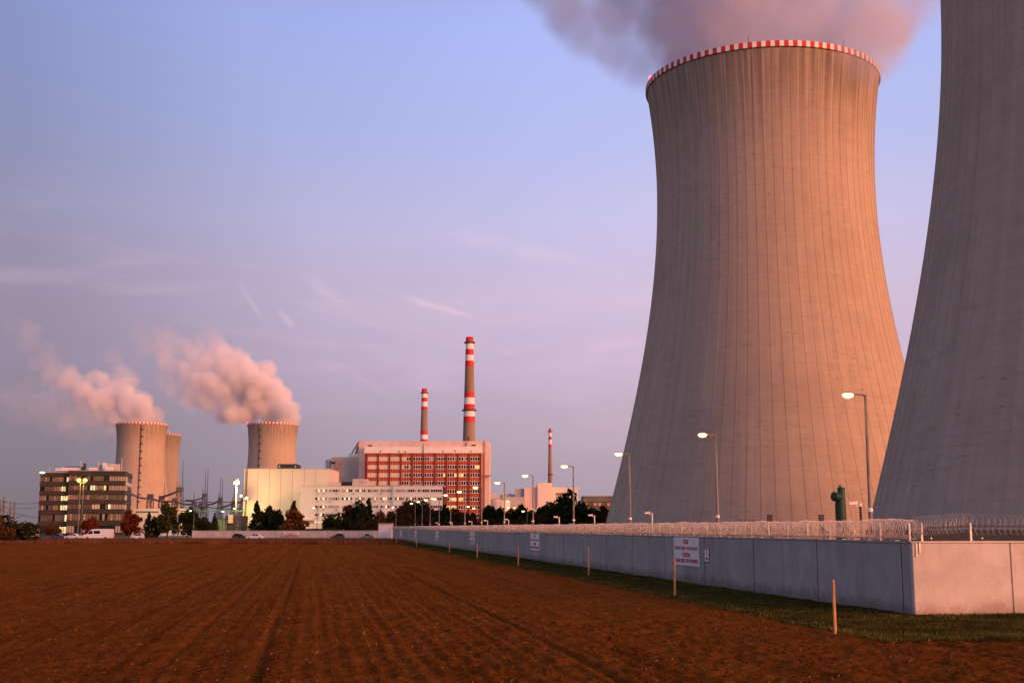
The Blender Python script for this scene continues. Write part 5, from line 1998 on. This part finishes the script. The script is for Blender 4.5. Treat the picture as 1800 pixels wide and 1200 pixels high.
def plume(name, label, branches, dens, res, nscale, amp, soft, col=(.985, .985, .99), seed=0.0, pad=1.7, puff=8.0):
    """branches: lists of (position, radius, density); a fog grid is grown round them"""
    # the plume is packed with equal puffs, so their union has a billowing skin and no seams inside
    pr = np.random.default_rng(int(seed * 10) + 1)
    P, Rr, Dd = [], [], []
    for br in branches:
        for (p0, r0, d0), (p1, r1, d1) in zip(br[:-1], br[1:]):
            L = (p1 - p0).length
            rm = max((r0 + r1) / 2 - puff * .8, 0.0)
            n = int(max(3, 1.1 * math.pi * rm * rm * L / puff ** 3, 2.2 * L / puff))
            for k in range(n):
                t = (k + pr.random()) / n
                rr_ = max(r0 + (r1 - r0) * t - puff * .8, 0.0)
                v = Vector(pr.normal(size=3)).normalized() * (rr_ * pr.random() ** .4)
                P.append(p0.lerp(p1, t) + v)
                Rr.append(puff)
                Dd.append(d0 + (d1 - d0) * t)
    me = bpy.data.meshes.new(name)
    me.from_pydata([tuple(p) for p in P], [], [])
    for nm, arr in (('rad', Rr), ('den', Dd)):
        at_ = me.attributes.new(nm, 'FLOAT', 'POINT')
        at_.data.foreach_set('value', arr)
    o = link(name, me)
    A = np.array([tuple(p) for p in P])
    Ra = np.array(Rr)[:, None] * pad
    mn, mx = (A - Ra).min(0), (A + Ra).max(0)
    ng = bpy.data.node_groups.new(name, 'GeometryNodeTree')
    ng.interface.new_socket('Geometry', in_out='INPUT', socket_type='NodeSocketGeometry')
    ng.interface.new_socket('Geometry', in_out='OUTPUT', socket_type='NodeSocketGeometry')
    g = NT(ng)
    gi = g.node('NodeGroupInput')
    go = g.node('NodeGroupOutput')
    pos = g.node('GeometryNodeInputPosition').outputs[0]

    def noise(vec, scale, detail, vector=False, w=0.0):
        nd = g.node('ShaderNodeTexNoise')
        nd.noise_dimensions = '4D'
        g.put(nd.inputs['Vector'], vec)
        nd.inputs['W'].default_value = seed + w
        nd.inputs['Scale'].default_value = scale
        nd.inputs['Detail'].default_value = detail
        nd.inputs['Roughness'].default_value = .62
        return nd.outputs['Color' if vector else 'Fac']
    warp = g.vmath('SUBTRACT', noise(pos, nscale * .7, 2, True), (.5, .5, .5))
    sc = g.node('ShaderNodeVectorMath', operation='SCALE')
    g.put(sc.inputs[0], warp)
    sc.inputs['Scale'].default_value = puff * .9
    wpos = g.vmath('ADD', pos, sc.outputs[0])
    sn = g.node('GeometryNodeSampleNearest')
    g.l.new(gi.outputs[0], sn.inputs[0])
    g.put(sn.inputs['Sample Position'], wpos)

    def sample(field, dtype):
        si = g.node('GeometryNodeSampleIndex', data_type=dtype)
        g.l.new(gi.outputs[0], si.inputs[0])
        g.put(si.inputs['Value'], field)
        g.l.new(sn.outputs[0], si.inputs['Index'])
        return si.outputs[0]

    def attr(nm):
        a = g.node('GeometryNodeInputNamedAttribute', data_type='FLOAT')
        a.inputs[0].default_value = nm
        return a.outputs[0]
    pn = sample(g.node('GeometryNodeInputPosition').outputs[0], 'FLOAT_VECTOR')
    rn = sample(attr('rad'), 'FLOAT')
    dn = sample(attr('den'), 'FLOAT')
    dist = g.math('DIVIDE', g.vmath('DISTANCE', wpos, pn), rn)
    nz = g.math('SUBTRACT', noise(pos, nscale, 5, False, 3.0), .5)
    f = g.math('ADD', g.math('SUBTRACT', 1.0, dist), g.math('MULTIPLY', nz, amp))
    mr = g.node('ShaderNodeMapRange', interpolation_type='SMOOTHSTEP')
    g.put(mr.inputs['Value'], f)
    mr.inputs['From Min'].default_value = 0.0
    mr.inputs['From Max'].default_value = soft
    dens_f = g.math('MULTIPLY', mr.outputs['Result'], dn)
    vc = g.node('GeometryNodeVolumeCube')
    g.put(vc.inputs['Density'], dens_f)
    vc.inputs['Min'].default_value = tuple(mn)
    vc.inputs['Max'].default_value = tuple(mx)
    ext = mx - mn
    vox = max(ext) / res
    for nm, e_ in zip(('Resolution X', 'Resolution Y', 'Resolution Z'), ext):
        vc.inputs[nm].default_value = max(8, int(e_ / vox))
    sm = g.node('GeometryNodeSetMaterial')
    g.l.new(vc.outputs[0], sm.inputs[0])
    m = steam_material(name, dens, col)
    sm.inputs['Material'].default_value = m
    g.l.new(sm.outputs[0], go.inputs[0])
    me.materials.append(m)
    md = o.modifiers.new('fog', 'NODES')
    md.node_group = ng
    tag(o, label, 'steam', 'steam plumes', 'stuff')
    return o


def pp(px, py, Y, r_px, d):
    return (at(px, py, Y), r_px * Y / F, d)


Y1 = T1.y
plume('steam_plume', 'grey-mauve steam drifting off the huge checked-rim tower', [
    [(Vector((T1.x, Y1, 123)), 25, .9), (Vector((T1.x - 1, Y1, 131)), 31, 1.0), pp(1325, 0, Y1, 250, .95), pp(1290, -100, Y1, 300, .9), pp(1200, -260, Y1, 340, .8)],
    [pp(1240, 80, Y1, 105, .95), pp(1150, 112, Y1, 86, .9), pp(1080, 68, Y1, 104, .8), pp(990, 5, Y1, 108, .55), pp(890, -80, Y1, 140, .4)],
    [pp(1420, 50, Y1, 120, .95), pp(1500, 74, Y1 - 14, 85, .9), pp(1526, 108, Y1 - 30, 60, .5), pp(1545, 45, Y1 - 12, 112, .85), pp(1560, -40, Y1, 150, .85)],
], .075, 160, .085, .9, .50, col=(.80, .83, .95), seed=2.0, puff=9.5)  # blue-grey scatter colour stands in for shade on this plume
Yc = FC.y
plume('steam_plume', 'pink steam billowing left from the distant tower behind the cream hall', [
    [pp(480, 756, Yc, 44, .9), pp(488, 738, Yc, 46, 1.0), pp(494, 722, Yc, 46, 1.0), pp(476, 694, Yc, 52, 1.0), pp(440, 672, Yc, 58, 1.0), pp(400, 668, Yc, 64, .7), pp(355, 652, Yc, 62, .34), pp(315, 630, Yc, 56, .14), pp(275, 600, Yc, 50, .05), pp(245, 575, Yc, 44, .02)],
    [pp(450, 715, Yc, 46, .9), pp(410, 722, Yc, 42, .9), pp(365, 710, Yc, 44, .45), pp(325, 680, Yc, 46, .15), pp(300, 655, Yc, 44, .05)],
    [pp(430, 650, Yc, 46, .7), pp(385, 615, Yc, 42, .12), pp(345, 592, Yc, 34, .03)],
], .14, 170, .050, .9, .55, col=(.987, .972, .993), seed=5.0, puff=15.0)
Ya = FA.y
plume('steam_plume', 'pink steam trailing left from the leftmost distant tower', [
    [pp(250, 757, Ya, 42, .9), pp(256, 738, Ya, 44, 1.0), pp(225, 710, Ya, 42, 1.0), pp(185, 692, Ya, 42, .8), pp(140, 684, Ya, 42, .45), pp(105, 664, Ya, 40, .18), pp(75, 625, Ya, 34, .05), pp(50, 590, Ya, 40, .07), pp(20, 575, Ya, 32, .015)],
    [pp(240, 705, Ya, 40, .8), pp(215, 655, Ya, 34, .14), pp(190, 620, Ya, 28, .03)],
    [pp(225, 735, Ya, 34, .7), pp(150, 728, Ya, 40, .14), pp(80, 712, Ya, 44, .05), pp(0, 690, Ya, 46, .02)],
], .12, 160, .050, .9, .55, col=(.987, .972, .993), seed=9.0, puff=13.0)
Yb = FB.y
plume('steam_plume', 'thin grey steam low behind the two leftmost distant towers', [
    [pp(282, 768, Yb, 28, .9), pp(278, 752, Yb, 30, 1.0), pp(230, 757, Yb, 30, .7), pp(170, 757, Yb, 34, .3), pp(100, 745, Yb, 36, .12), pp(30, 730, Yb, 40, .05), pp(-40, 715, Yb, 40, .02)],
], .06, 120, .045, .9, .6, seed=13.0, puff=14.0)
